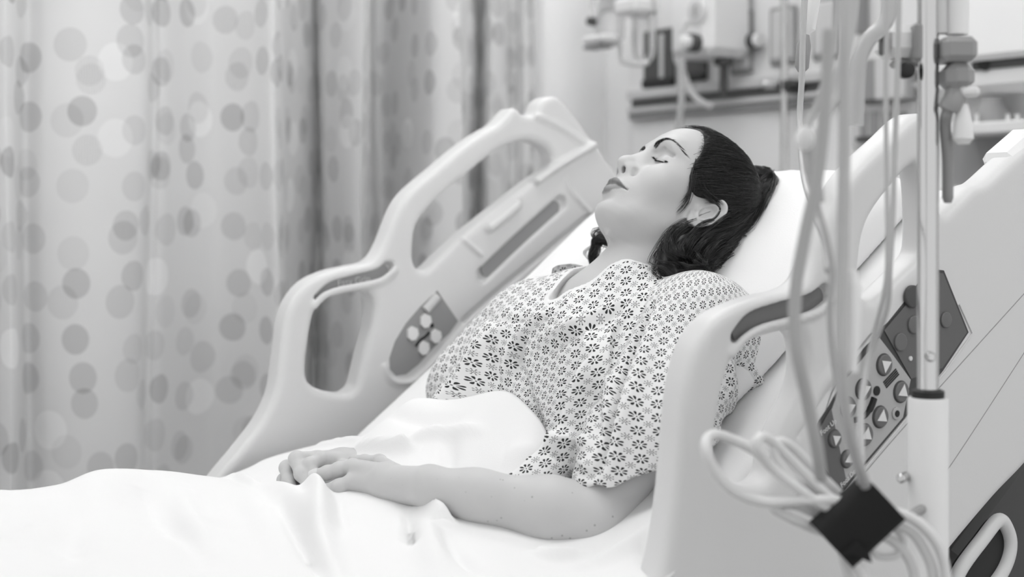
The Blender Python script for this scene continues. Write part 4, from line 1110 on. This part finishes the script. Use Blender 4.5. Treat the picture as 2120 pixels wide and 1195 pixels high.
LOCK = [
  (hbun([J(1562,362,1.50),J(1580,372,1.50),J(1590,392,1.48),J(1560,425,1.46),J(1530,462,1.445),J(1492,490,1.435)], .026), 620),
  (hbun([J(1600,378,1.50),J(1580,400,1.47),J(1545,435,1.455),J(1505,480,1.44),J(1450,498,1.438),J(1405,525,1.435),J(1385,565,1.43)], .022, .006, 1), 620),
  (hbun([J(1560,425,1.46),J(1520,460,1.45),J(1475,478,1.445),J(1430,490,1.445),J(1395,520,1.44),J(1385,555,1.43),J(1410,590,1.41)], .024, .008, 2), 800),
  (hbun([J(1540,440,1.46),J(1505,490,1.44),J(1480,520,1.43),J(1440,545,1.425),J(1425,575,1.41),J(1455,600,1.40),J(1490,618,1.40)], .024, .010, 3), 800),
  (hbun([J(1530,455,1.45),J(1503,500,1.44),J(1502,530,1.43),J(1470,548,1.42),J(1460,575,1.415),J(1480,600,1.41),J(1495,625,1.41)], .015, .009, 4), 300),
  (hbun([J(1480,520,1.435),J(1495,535,1.43),J(1508,560,1.42),J(1513,585,1.41),J(1502,620,1.41)], .005, .003, 5), 40),
  (hbun([J(1466,545,1.43),J(1485,541,1.425),J(1504,560,1.42),J(1510,590,1.415),J(1500,625,1.41)], .005, .004, 6), 40),
  (hbun([hl((-.062,-.030,.0)), hl((-.060,-.020,-.035)), J(1243,492,1.635),J(1232,512,1.65),J(1226,532,1.66),J(1232,556,1.66)], .009, .003, 7), 140),
]
def f_hmass(P):
    d = f_cap(P)
    for B, n in LOCK[:5]+LOCK[7:]:
        g = B['g'][::4]
        for a, b in zip(g[:-1], g[1:]): d = smin(d, sd_cap(P, a, b, B['r']*.55), .008)
    return d
HV, HQ = nets(lambda P: f_hmass(P.astype(np.float32)), (1.22, 1.36, .96), (1.62, 1.70, 1.32), .003)
hair = link('hair', np_mesh('hair', relax(HV, HQ, 2), HQ), M['hair'], woman)
rs = np.random.RandomState(11); st = []
cen = np.array((0, 0, .035))
def on_cap(Dr, off):
    """distance along unit directions from the head centre to the scalp"""
    lo_ = np.zeros(len(Dr)); hi_ = np.full(len(Dr), .2)
    for _ in range(22):
        m = (lo_+hi_)/2; f = f_skull(cen+Dr*m[:, None]); k = f < 0; lo_ = np.where(k, m, lo_); hi_ = np.where(k, hi_, m)
    return cen + Dr*(hi_+off)[:, None]
TIE = np.array((.012, -.062, .108)); tdir = (TIE-cen)/np.linalg.norm(TIE-cen)
front = np.array([(x_, y_, z_) for x_, y_, z_ in [(-.05,.05,.085),(-.03,.075,.102),(-.01,.083,.106),(.012,.083,.106),(.032,.072,.100),(.046,.058,.086),(.056,.050,.066),(.061,.048,.046),(.066,.040,.024),(.069,.022,.010),(.070,-.002,.018),(.071,-.020,.012),(.068,-.032,-.010),(.060,-.045,-.03)]])
fs = spline(front, 30)
for i in range(5200):
    r = fs[rs.randint(len(fs))] + rs.normal(0, .0022, 3); back = rs.uniform(0, .55)**1.2
    d0 = (r-cen)/np.linalg.norm(r-cen); 
    td = tdir + rs.normal(0, .07, 3); td /= np.linalg.norm(td); om = math.acos(np.clip(d0 @ td, -1, 1)); K = 14
    t = np.linspace(back, 1, K); Dr = (np.sin((1-t)*om)[:, None]*d0 + np.sin(t*om)[:, None]*td)/math.sin(om)
    Dr = Dr + np.outer(np.sin(t*math.pi), (0, .0, -.08 if r[2] < .09 else .03)); Dr /= np.linalg.norm(Dr, axis=1)[:, None]
    ph = rs.uniform(0, 6.28); off = .0050 + .0022*np.sin(t*7+i*.013+fs[0, 0]) + rs.uniform(-.001, .0022)
    off = np.where(t < back+.06, off*.5+.001, off)
    p = on_cap(Dr, off); st.append((HO + p @ HM.T, rs.uniform(.00018, .00036)))
for B, n in LOCK:
    g = spline(B['g'][::4], 6); k = len(g); T = np.gradient(g, axis=0); T /= np.linalg.norm(T, axis=1)[:, None]
    A = np.cross(T, (0, .2, 1.)); A /= np.linalg.norm(A, axis=1)[:, None]; C = np.cross(T, A); t = np.linspace(0, 1, k)
    nc = max(3, n//14)
    for c_ in range(nc):
        a = rs.uniform(0, 6.28); rr = B['r']*math.sqrt(rs.uniform(.30, 1.15)); tw = rs.normal(0, 1.6); ph = rs.uniform(0, 6.28); cw = rs.uniform(.6, 1.5)
        rad = rr*(.80+.30*np.sin(t*4+a))*np.interp(t, [0, .1, .85, 1], [.5, 1, .9, .55]); wv = (B['wave']*cw+.0015)*np.sin(t*rs.uniform(9, 15)+ph)*np.minimum(1, t*2.5)
        G0 = g + A*(rad*np.cos(a+tw*t)+wv)[:, None] + C*(rad*np.sin(a+tw*t)+wv*.7)[:, None]
        s0 = 0 if rs.rand() < .7 else rs.randint(0, k//3); e0 = k if rs.rand() < .75 else rs.randint(int(k*.8), k)
        for _ in range(n//nc):
            o = rs.normal(0, .0021, 2); pp = rs.uniform(0, 6.28); cl = np.interp(t, [0, .2, .8, 1], [.9, 1.1, .8, .25])
            S = G0 + A*(o[0]*cl+.0006*np.sin(t*20+pp))[:, None] + C*(o[1]*cl)[:, None]
            if e0-s0 > 6: st.append((S[s0:e0:2], rs.uniform(.00018, .00034)))
# loose wisps: in front of the ear, across the ear, along the nape
def hz(x, y, z): return hl((x, y, z))
W_ = [([hz(.060,.046,.045), hz(.067,.034,.018), hz(.069,.022,-.008), hz(.066,.020,-.030)], 26, .0030), ([hz(.056,.052,.060), hz(.066,.040,.024), hz(.069,.028,.002), hz(.066,.026,-.014)], 26, .0035),
      ([hz(.067,.024,.028), hz(.074,.010,.016), hz(.082,-.004,.016), hz(.086,-.016,.012), hz(.084,-.018,-.004), hz(.078,-.010,-.022), hz(.066,-.01,-.035)], 12, .0010),
      ([hz(.068,.030,.034), hz(.073,.016,.022), hz(.078,.002,.022), hz(.080,-.014,.024)], 40, .0035),
      ([hz(.060,-.010,-.034), hz(.058,.004,-.050), hz(.054,.004,-.075)], 30, .006)]
for gp, n, sd_ in W_:
    for _ in range(n):
        o = rs.normal(0, sd_, 3); o2 = rs.normal(0, sd_*.8, 3); g = spline(gp, 6); t = np.linspace(0, 1, len(g))[:, None]
        st.append((g + o*(1-t) + o2*t, rs.uniform(.0002, .00034)))
hs_o = hairs("hair_strands", st, M["hair_l"], hair)
hs_o['kind'] = 'stuff'
_cnt = np.concatenate([np.full(len(S_)*4, v_) for (S_, r_), v_ in zip(st, .006+.045*rs.rand(len(st))**3)])
_a = hs_o.data.attributes.new('shade', 'FLOAT', 'POINT'); _a.data.foreach_set('value', _cnt.astype(np.float32))
# pillow
pc = np.array((1.425, 1.60, 1.035)); PS = math.radians(37); pd = np.array([math.cos(PS), 0, math.sin(PS)]); pn = np.array([-math.sin(PS), 0, math.cos(PS)])
def f_pil(P):
    q = P-pc; u = q @ pd; v = q[:, 1]; w = q @ pn
    a = np.clip(1-np.abs(u/.255)**3.2, 0, 1)**.5; b = np.clip(1-np.abs(v/.31)**3.2, 0, 1)**.5
    T = .078*a*b + .004
    out = np.maximum(np.abs(u)-.245, np.abs(v)-.30)
    f = smax(np.abs(w)-T, out, .02)*.8
    f = f + .004*vnoise(np.c_[u, v, w], 9) + .0015*vnoise(np.c_[u*1.0, v*2.4, w], 22)
    L = (P-HO) @ HM
    f = smax(f, (np.array((1.395, 1.62, .895))+bn*.078-P) @ bn, .01)
    return smax(f, -(f_skull(L)-.001), .022)
V, Q = nets(f_pil, (1.1, 1.15, .75), (1.8, 1.98, 1.4), .006)
tag(link('pillow', np_mesh('pillow', relax(V, Q, 2), Q), M['linen2']), 'plump white pillow under the head of the resting woman', 'pillow')
print('VERTS body', len(BV), 'gown', len(GV), 'hair', len(HV), 'strands', len(st))
# finish the sheet
ob = link('bed_sheet', np_mesh('bed_sheet', SHV, Q_SHEET), M['linen'])
sm_ = ob.modifiers.new('thick', 'SOLIDIFY'); sm_.thickness = .004; sm_.offset = -1
tag(ob, 'rumpled white bed sheet drawn over the lap and legs of the resting woman', 'bed sheet')
# ------------------------------------------------------------------ equipment on the head wall
def cyl(name, a, b, r, m, parent=None, n=20): return MB().tube([a, b], r, n).build(name, m, parent)
XR = xf-.03
def wb(name, px0, px1, py0, py1, m, out, parent=None, gap=0, bev=.004):
    return wbox(name, px0, px1, py0, py1, m, out, bev, parent=parent, X=xf-gap)
# outlets and service plates
for i, (a, b, c, d, lab) in enumerate(((1337,1401,66,178,'dark double service outlet in the head-wall unit, nearest its left edge'), (1424,1467,104,166,'dark square service outlet below the white wall device'))):
    e = empty('service_outlet', at_x((a+b)/2, (c+d)/2, xf), lab, 'wall outlet')
    wb('outlet_plate', a, b, c, d, M['panel_dark'], .012, e); 
    if i == 0: wb('divider', 1371, 1380, 72, 174, M['panel_light'], .016, e); wb('lower_lip', 1337, 1401, 166, 178, M['black'], .02, e)
    else: wb('lower_lip', 1426, 1466, 156, 166, M['black'], .02, e)
for i, (a, b, c, d, lab) in enumerate(((1515,1562,28,152,'grey rounded service plate right of the white wall device'), (1597,1652,18,132,'grey rounded service plate behind the thin wall pole'), (1685,1740,0,120,'grey rounded service plate behind the hanging drip tubes'))):
    e = empty('service_plate', at_x((a+b)/2, (c+d)/2, xf), lab, 'wall plate')
    wb('plate_rim', a, b, c, d, M['grey'], .010, e, bev=.006); wb('plate_face', a+6, b-6, c+7, d-9, M['panel_light'], .016, e, bev=.006)
# white wall device with round badge and two knobs
e = empty('oxygen_regulator', at_x(1470, 120, XW-.55), 'white boxy wall device with a round badge and two dark knobs', 'medical device')
k = np.array(at_x(1468, 100, XW-.30)); zb = at_x(1468, 112, XW-.30)[2]
sx = .17; sy = .17
bx = np.array((k[0]+sx/2, k[1]+sy/2, zb+.16))
MB().box(bx, (sx, sy, .32), bev=.022).build('housing', M['plastic_w'], e)
fc = k[0]
c0 = np.array((fc, k[1]+sy*.27, CH+(YH-28)/FPX*proj([(fc, k[1]+.1, 1.6)])[0, 2]))
MB().lathe(c0, (-1, 0, 0), [(0, .038), (.004, .038), (.006, .034)], 32).build('badge_ring', M['panel'], e); MB().lathe(c0+(-.006, 0, 0), (-1, 0, 0), [(0, .030), (.002, .029)], 32).build('badge_face', M['panel_light'], e)
MB().box(c0+(-.009, 0, 0), (.002, .010, .030), bev=.0008).build('badge_mark', M['grey'], e)
c1 = np.array((fc, k[1]+sy*.30, zb+.035)); MB().lathe(c1, (-1, 0, 0), [(0, .026), (.025, .026), (.03, .022)], 24).build('knob', M['dgrey'], e); MB().lathe(c1+(-.03, 0, 0), (-1, 0, 0), [(0, .019), (.018, .018), (.022, .012)], 24).build('knob_cap', M['plastic_w'], e)
c2 = np.array((k[0]+sx*.92, k[1], zb+.045)); MB().lathe(c2, (0, -1, 0), [(0, .022), (.02, .022), (.024, .016)], 24).build('knob', M['dgrey'], e); MB().lathe(c2+(0, -.024, 0), (0, -1, 0), [(0, .020), (.014, .018)], 24).build('knob_cap', M['plastic_w'], e)
MB().lathe((k[0]+sx*.6, k[1]+.05, zb), (0, 0, -1), [(0, .028), (.02, .028), (.022, .012), (.10, .012)], 20).build('outlet_port', M['dgrey'], e)
MB().box((k[0]+sx+(XW-.12-k[0]-sx)/2, k[1]+sy*.5, zb+.12), (XW-.12-k[0]-sx, .06, .12), bev=.006).build('wall_bracket', M['panel_light'], e)
def tubeobj(name, pts, r, m, label=None, cat='tube', parent=None, n=10):
    o = MB().tube(spline(np.array(pts), 8), r, n).build(name, m, parent, smooth=True)
    if label: tag(o, label, cat)
    return o
tubeobj('drip_tube', [at_x(1411,122,XW-.34), at_x(1412,190,XW-.34), at_x(1406,262,XW-.34), at_x(1404,330,XW-.34)], .0105, M['tube'], 'pale tube hanging straight down beside the white wall device', 'tube')
tubeobj('oxygen_hose', [at_x(1425,40,XW-.30), at_x(1400,110,XW-.28), at_x(1415,150,XW-.26), at_x(1432,192,XW-.24), at_x(1455,212,XW-.22), at_x(1474,220,XW-.20)], .009, M['plastic_w'], 'short white hose curling out under the white wall device', 'hose')
# suction canister at the left edge of the unit
e = empty('suction_canister', at_x(1280, 60, XW-.36), 'white suction canister with looped hose at the left end of the head-wall unit', 'medical device')
q = np.array(at_x(1262, 62, XW-.36))
MB().lathe(q+(0, 0, -.035), (0, 0, 1), [(0, .028), (.01, .040), (.04, .044), (.18, .048), (.26, .048)], 28).build('canister', M['clear'], e)
MB().lathe(np.array(at_x(1250, 95, XW-.40)), (0, 0, 1), [(0, .045), (.02, .05), (.024, .03)], 24).build('lid', M['plastic_w'], e)
MB().box(np.array(at_x(1243, 82, XW-.42)), (.06, .10, .022), bev=.006).build('float_arm', M['plastic_w'], e)
MB().box(np.array(at_x(1237, 98, XW-.42)), (.05, .08, .010), bev=.004).build('float_seal', M['grey'], e)
MB().lathe(np.array(at_x(1230, 45, XW-.42)), (-1, 0, 0), [(0, .014), (.02, .012)], 16).build('valve', M['dgrey'], e)
MB().box(np.array(at_x(1318, 15, XW-.36)), (.10, .10, .05), bev=.012).build('cap_block', M['plastic_w'], e)
tubeobj('hose_loop', [at_x(1316,0,XW-.34), at_x(1316,90,XW-.34), at_x(1322,122,XW-.34), at_x(1334,128,XW-.34), at_x(1346,118,XW-.34), at_x(1350,90,XW-.34), at_x(1350,-10,XW-.34)], .010, M['clear'], parent=e)
tubeobj('hose_loop', [at_x(1285,90,XW-.36), at_x(1286,125,XW-.36), at_x(1310,132,XW-.36), at_x(1340,130,XW-.36)], .008, M['plastic_w'], parent=e)
MB().box(np.array(at_x(1300, 10, XW-.2)), (.26, .04, .04), bev=.004).build('wall_bracket', M['panel_light'], e)
# slim polished wall pole with a clamp
e = empty('wall_pole', at_x(1622, 370, XW-.2), 'slim polished vertical pole clamped to the head-wall rail', 'pole')
pt = at_x(1624, 0, XW-.2); cyl('pole', (pt[0], pt[1], .9), (pt[0], pt[1], 2.3), .0105, M['chrome'], e)
pt2 = at_x(1612, 0, XW-.19); 
cq = np.array(at_x(1622, 178, XW-.2)); MB().box(cq+(.05, 0, 0), (.12, .03, .035), bev=.005).build('clamp', M['dgrey'], e); MB().lathe(cq+(-.01, .02, .005), (-1, .3, 0), [(0, .010), (.03, .012), (.036, .008)], 16).build('clamp_knob', M['chrome'], e)
MB().lathe(np.array(at_x(1638, 180, XW-.22)), (0, -1, 0), [(0, .012), (.03, .014), (.034, .009)], 16).build('clamp_screw', M['black'], e)
# rack of slots, white box and basket on the right
e = empty('glove_rack', at_x(1835, 260, xf), 'pale wall rack with dark vertical slots above the pillow', 'rack')
wb('back_plate', 1770, 1905, 218, 300, M['panel_light'], .02, e)
for a, b in ((1793,1806),(1813,1830),(1838,1858),(1872,1890)): wb('slot', a, b, 232, 288, M['grey'], .026, e, bev=.002)
wb('rack_lip', 1790, 1850, 284, 292, M['dgrey'], .04, e)
e = empty('wall_monitor', at_x(2060, 100, xf), 'large pale wall-mounted box with a black button behind the drip pole', 'monitor')
wb('housing', 1975, 2300, -90, 182, M['plastic_w'], .10, e, bev=.02); wb('screen_cover', 2058, 2300, -60, 112, M['white_wall'], .13, e, bev=.012)
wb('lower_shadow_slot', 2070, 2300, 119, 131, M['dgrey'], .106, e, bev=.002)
mb_ = at_x(2041, 132, xf-.1); MB().lathe((mb_[0], mb_[1], mb_[2]), (-1, 0, 0), [(0, .017), (.008, .016)], 20).build('button', M['black'], e)
e = empty('wall_basket', at_x(2060, 268, xf), 'white wire wall basket holding a dark round pot at the right edge', 'basket')
wb('tray', 2018, 2300, 262, 272, M['plastic_w'], .14, e)
for px in (2022, 2087, 2106, 2150): a = at_x(px, 236, xf-.13); b = at_x(px, 266, xf-.13); cyl('upright', a, b, .005, M['plastic_w'], e, 8)
o = MB().lathe(np.array(at_x(2052, 263, xf-.07)), (0, 0, 1), [(0, .040), (.006, .046), (.03, .044), (.05, .030), (.065, .028)], 24).build('pot', M['grey'], None); tag(o, 'dark round pot standing in the white wall basket', 'pot')
wb2 = empty('power_strip', at_x(1815, 165, xf), 'grey socket block with pale cover on the head wall left of the drip pole', 'socket block')
wb('dark_block', 1797, 1842, 128, 208, M['grey'], .05, wb2); wb('pale_block', 1842, 1905, 120, 205, M['panel_light'], .06, wb2)
wb('dark_upright', 1783, 1800, -40, 70, M['grey'], .05, wb2)

# ------------------------------------------------------------------ drip stand in the foreground
DP = 1.50
pl = empty('drip_stand', (at_d(1921, 500, DP)[0], at_d(1921, 500, DP)[1], 0), 'tall drip stand with polished upper pole and white lower tube beside the near rail', 'drip stand')
bx_, by_ = at_d(1921, 500, DP)[:2]; zj = at_d(1921, 823, DP)[2]
cyl('upper_pole', (bx_, by_, zj-.05), (bx_, by_, 2.1), .0112, M['chrome'], pl, 32)
MB().lathe((bx_, by_, .16), (0, 0, 1), [(0, .0210), (zj-.162, .0210), (zj-.160, .0200)], 36).build('lower_tube', M['plastic_w'], pl)
MB().lathe((bx_, by_, zj-.003), (0, 0, 1), [(0, .0170), (.010, .0170), (.012, .0125)], 32).build('collar', M['black'], pl)
MB().lathe(at_d(1924, 738, DP-.010), (-SN, -CS, 0), [(0, .0055), (.005, .0055), (.009, .0035)], 16).build('lock_button', M['chrome'], pl)
MB().lathe(at_d(1868, 990, DP-.01), (-.9, -.3, 0), [(-.012, .005), (.004, .005), (.006, .003)], 14).build('tube_pin', M['chrome'], pl)
MB().lathe((bx_, by_, .10), (0, 0, 1), [(0, .04), (.05, .045), (.065, .03)], 28).build('base_hub', M['grey'], pl)
for k_ in range(5):
    a = 2*math.pi*k_/5+.3; ex_, ey_ = bx_+.28*math.cos(a), by_+.28*math.sin(a)
    MB().tube([(bx_, by_, .125), (ex_, ey_, .095)], [.018, .013], 12).build('leg', M['grey'], pl); MB().lathe((ex_, ey_-.011, .035), (0, 1, 0), [(0, .03), (.003, .035), (.019, .035), (.022, .03)], 24).build('castor', M['dgrey'], pl)
for s_ in (1, -1):
    MB().tube(spline([(bx_, by_, 2.08), (bx_+.06*s_, by_-.04*s_, 2.10), (bx_+.10*s_, by_-.07*s_, 2.09), (bx_+.115*s_, by_-.08*s_, 2.12)], 6), .004, 10).build('hook', M['chrome'], pl)
cp_ = np.array(at_d(1921, 170, DP))
def fb(name, px, py, d, size, m, parent, bev=.006):       # block squared up to the stand
    R = np.array([[CS, -SN, 0], [SN, CS, 0], [0, 0, 1]]).T
    R = np.array([(CS, -SN, 0), (SN, CS, 0), (0, 0, 1)]).T
    return MB().box(at_d(px, py, d), size, rot=R, bev=bev).build(name, m, parent)
MC2 = empty('pole_clamp', at_d(1965, 170, DP), 'translucent grey clamp block gripping the drip stand, with a pale cord dropping into it', 'clamp')
fb('clamp_block', 1976, 105, DP, (.036, .05, .026), M['grey'], MC2); fb('clamp_jaw', 1980, 160, DP, (.030, .045, .030), M['grey'], MC2, .009)
MB().tube(spline([at_d(1985,170,DP), at_d(1975,205,DP-.01), at_d(1962,230,DP-.01), at_d(1957,262,DP), at_d(1962,330,DP+.005), at_d(1962,420,DP+.01)], 6), [.011]*12+[.006]*18+[.004], 12).build('clamp_lever', M['grey'], MC2)
fb('clamp_screw', 2003, 190, DP-.01, (.022, .02, .012), M['panel'], MC2, .004)
MB().lathe(at_d(1994, 275, DP-.01), (0, 0, 1), [(-.012, .006), (-.006, .011), (.008, .010), (.03, .005)], 16).build('connector', M['plastic_w'], MC2)
MB().tube([at_d(1981, 72, DP), at_d(1983, -80, DP)], .012, 14).build('cord', M['plastic_w'], MC2)
MB().tube([at_d(1945, 70, DP), at_d(1942, -80, DP)], .009, 14).build('cord', M['panel_light'], MC2)
PU = empty('flow_regulator', at_d(1860, 90, DP+.03), 'white drip flow regulator with a dark slot and black knob left of the stand', 'medical device')
fb('housing', 1866, 88, DP+.03, (.052, .05, .036), M['plastic_w'], PU, .010); fb('side_clip', 1893, 92, DP+.02, (.014, .056, .042), M['grey'], PU, .004)
fb('roller_slot', 1829, 92, DP+.005, (.006, .02, .022), M['dgrey'], PU, .002); MB().lathe(at_d(1871, 147, DP), (-SN, -CS, 0), [(0, .0085), (.012, .009), (.014, .006)], 20).build('knob', M['black'], PU)
fb('lower_bracket', 1876, 132, DP+.03, (.030, .03, .008), M['grey'], PU, .003)
MB().tube(spline([at_d(1840,-40,DP), at_d(1838,30,DP), at_d(1822,60,DP), at_d(1800,80,DP), at_d(1782,115,DP), at_d(1776,160,DP), at_d(1772,260,DP)], 6), .0085, 12).build('side_tube', M['tube'], PU)

# drip lines
TL = [
 ('grey drip line bowing down in front of the grip of the near rail', [(1716,60,1.20),(1712,160,1.20),(1704,270,1.20),(1690,380,1.20),(1668,480,1.20),(1650,580,1.20),(1645,660,1.20),(1652,740,1.20),(1672,830,1.21),(1690,920,1.22),(1700,990,1.24)], .0056, 'grey_tube'),
 ('pale vertical drip line running down into the black strap', [(1752,-60,1.22),(1750,100,1.22),(1748,300,1.22),(1745,500,1.22),(1742,640,1.22),(1744,760,1.22),(1752,860,1.24),(1770,940,1.28),(1795,1015,1.33),(1800,1050,1.34)], .0054, 'tube'),
 ('thin clear drip line with a white connector hanging left of the vertical line', [(1738,-60,1.25),(1725,90,1.25),(1700,190,1.25),(1672,270,1.25),(1668,330,1.25),(1690,420,1.25),(1710,490,1.25),(1722,560,1.26),(1718,640,1.27),(1722,720,1.28),(1738,820,1.30),(1765,930,1.32),(1785,1020,1.335)], .0030, 'tube'),
 ('thin clear drip line in front of the upper loop of the near rail', [(1862,-60,1.40),(1858,150,1.40),(1852,330,1.40),(1848,450,1.40),(1842,560,1.40),(1836,640,1.42),(1800,740,1.45),(1782,840,1.42),(1778,940,1.38),(1782,1040,1.35)], .0028, 'tube'),
 ('second thin clear drip line just left of the one crossing the near rail', [(1838,-60,1.38),(1834,180,1.38),(1836,380,1.38),(1838,500,1.38),(1832,600,1.39),(1802,720,1.43),(1786,840,1.41),(1786,960,1.37),(1788,1050,1.35)], .0024, 'tube'),
 ('broad pale drip line falling from the top behind the vertical one', [(1772,-60,1.30),(1762,40,1.30),(1748,120,1.30),(1728,190,1.30),(1702,250,1.28),(1682,300,1.26),(1688,370,1.25),(1694,420,1.25)], .0058, 'tube'),
 ('slender clear line hanging between the wall pole and the drip lines', [(1668,-40,1.8),(1662,80,1.8),(1660,160,1.8),(1656,240,1.8),(1660,320,1.75),(1668,380,1.66),(1690,450,1.55),(1708,500,1.40),(1716,560,1.27)], .0040, 'tube'),
]
for lab, pts, r, m in TL:
    tubeobj('drip_line', [at_d(*p) for p in pts], r, M[m], lab, 'drip line', n=12)
def sleeve(name, label, pts, rr, m):
    o = MB().tube([at_d(*p) for p in pts], rr, 16).build(name, m, None); tag(o, label, 'connector')
sleeve('luer_connector', 'round white connector on the clear drip line above the pillow', [(1668,262,1.245),(1666,280,1.245),(1665,298,1.245),(1665,312,1.245)], [.004,.0085,.0085,.004], M['plastic_w'])
sleeve('injection_port', 'long white connector on the vertical drip line beside the near rail', [(1762,560,1.23),(1766,600,1.23),(1764,690,1.23),(1762,770,1.23)], [.005,.0075,.007,.006], M['plastic_w'])
sleeve('drip_chamber', 'white tapered drip chamber hanging at the top left of the drip lines', [(1686,-50,1.9),(1680,0,1.9),(1672,60,1.9),(1668,72,1.9)], [.012,.0115,.0105,.004], M['plastic_w'])
sleeve('roller_clamp', 'small dark clear roller clamp on the slender line near the wall pole', [(1668,72,1.85),(1664,95,1.85),(1660,140,1.85),(1658,150,1.85)], [.005,.0095,.009,.004], M['grey'])

# coiled cable with black strap hanging on the stand
CD = 1.34
cab = empty('power_cable', at_d(1775, 1095, CD), 'white cable coiled in long loops and tied with a black strap', 'cable')
def loopc(pts, r=.0052):
    return MB().tube(spline([at_d(p[0], p[1], CD+(p[2] if len(p) > 2 else 0)) for p in pts], 8), r, 12).build('cable_loop', M['cable'], cab, smooth=True)
loopc([(1800,1045),(1740,1038),(1660,1036),(1590,1040),(1530,1022),(1487,985),(1464,940),(1462,912,.01),(1482,900,.02),(1520,912,.03),(1570,938,.03),(1630,985,.03),(1700,1030,.03),(1790,1080,.02)])
loopc([(1790,1090),(1710,1050),(1650,1010),(1600,970),(1570,935,-.01),(1566,915,-.01),(1582,905,0),(1610,925,.01),(1660,975,.02),(1710,1025,.02),(1790,1070,.01)], .0048)
loopc([(1790,1100,.02),(1720,1065,.02),(1670,1030,.02),(1630,985,.01),(1606,945,.01),(1602,920,.01),(1622,915,.02),(1650,935,.03),(1700,985,.04),(1745,1030,.04),(1800,1080,.03)], .0046)
loopc([(1790,1110,.03),(1730,1085,.03),(1680,1060,.03),(1640,1045,.03),(1600,1050,.02),(1640,1075,.02),(1700,1100,.02),(1780,1120,.01)], .0046)
loopc([(1760,1080),(1820,1060),(1880,1070),(1925,1105),(1950,1150),(1960,1210),(1962,1280)])
loopc([(1760,1100,.01),(1830,1080,.01),(1885,1100,.01),(1915,1140,.01),(1932,1190,.01),(1936,1280,.01)])
loopc([(1740,1120,.02),(1820,1110,.02),(1860,1130,.02),(1885,1165,.02),(1895,1210,.02),(1893,1280,.02)], .0048)
loopc([(1740,1130,-.01),(1765,1160,-.01),(1790,1200,-.01),(1800,1280,-.01)], .0060)
loopc([(1735,1120,.01),(1748,1160,.01),(1760,1210,.01),(1765,1290,.01)], .0048)
loopc([(1850,1090,.02),(1870,1120,.02),(1855,1150,.02),(1815,1150,.02),(1800,1120,.02)], .0035)
sa, sb = np.array(at_d(1720,1128,CD)), np.array(at_d(1828,1028,CD)); ax_ = sb-sa; ln = np.linalg.norm(ax_); ax_ /= ln
st_ = []
wN = np.cross(ax_, -VIEW); wN /= np.linalg.norm(wN)
V = []; F = []; nn = 28
for k_, t in enumerate((0, 1)):
    for j in range(nn):
        a = 2*math.pi*j/nn; rad = .0275*(abs(math.cos(a))**.7)*np.sign(math.cos(a)), .026*(abs(math.sin(a))**.7)*np.sign(math.sin(a))
        V.append(sa + ax_*ln*t + wN*rad[0]*(1.0) - VIEW*rad[1])
for j in range(nn): F.append([j, (j+1) % nn, nn+(j+1) % nn, nn+j])
F.append(list(range(nn))[::-1]); F.append([nn+j for j in range(nn)])
MB().add(V, F).build('strap', M['velcro'], cab)
tl = [at_d(1740,1150,CD-.03), at_d(1775,1120,CD-.03), at_d(1800,1145,CD-.03), at_d(1806,1166,CD-.03), at_d(1790,1160,CD-.03), at_d(1770,1150,CD-.03)]
MB().add(tl+[tuple(np.array(p)+VIEW*.003) for p in tl], [[0,1,2,3,4,5],[11,10,9,8,7,6]]+[[i, i+6, (i+1) % 6+6, (i+1) % 6] for i in range(6)]).build('strap_end', M['velcro'], cab, auto=False)
MB().tube([at_d(1815, 1105, CD+.03), (bx_, by_, at_d(1840, 1110, CD+.02)[2])], .005, 12).build('cord_hook', M['grey'], pl)
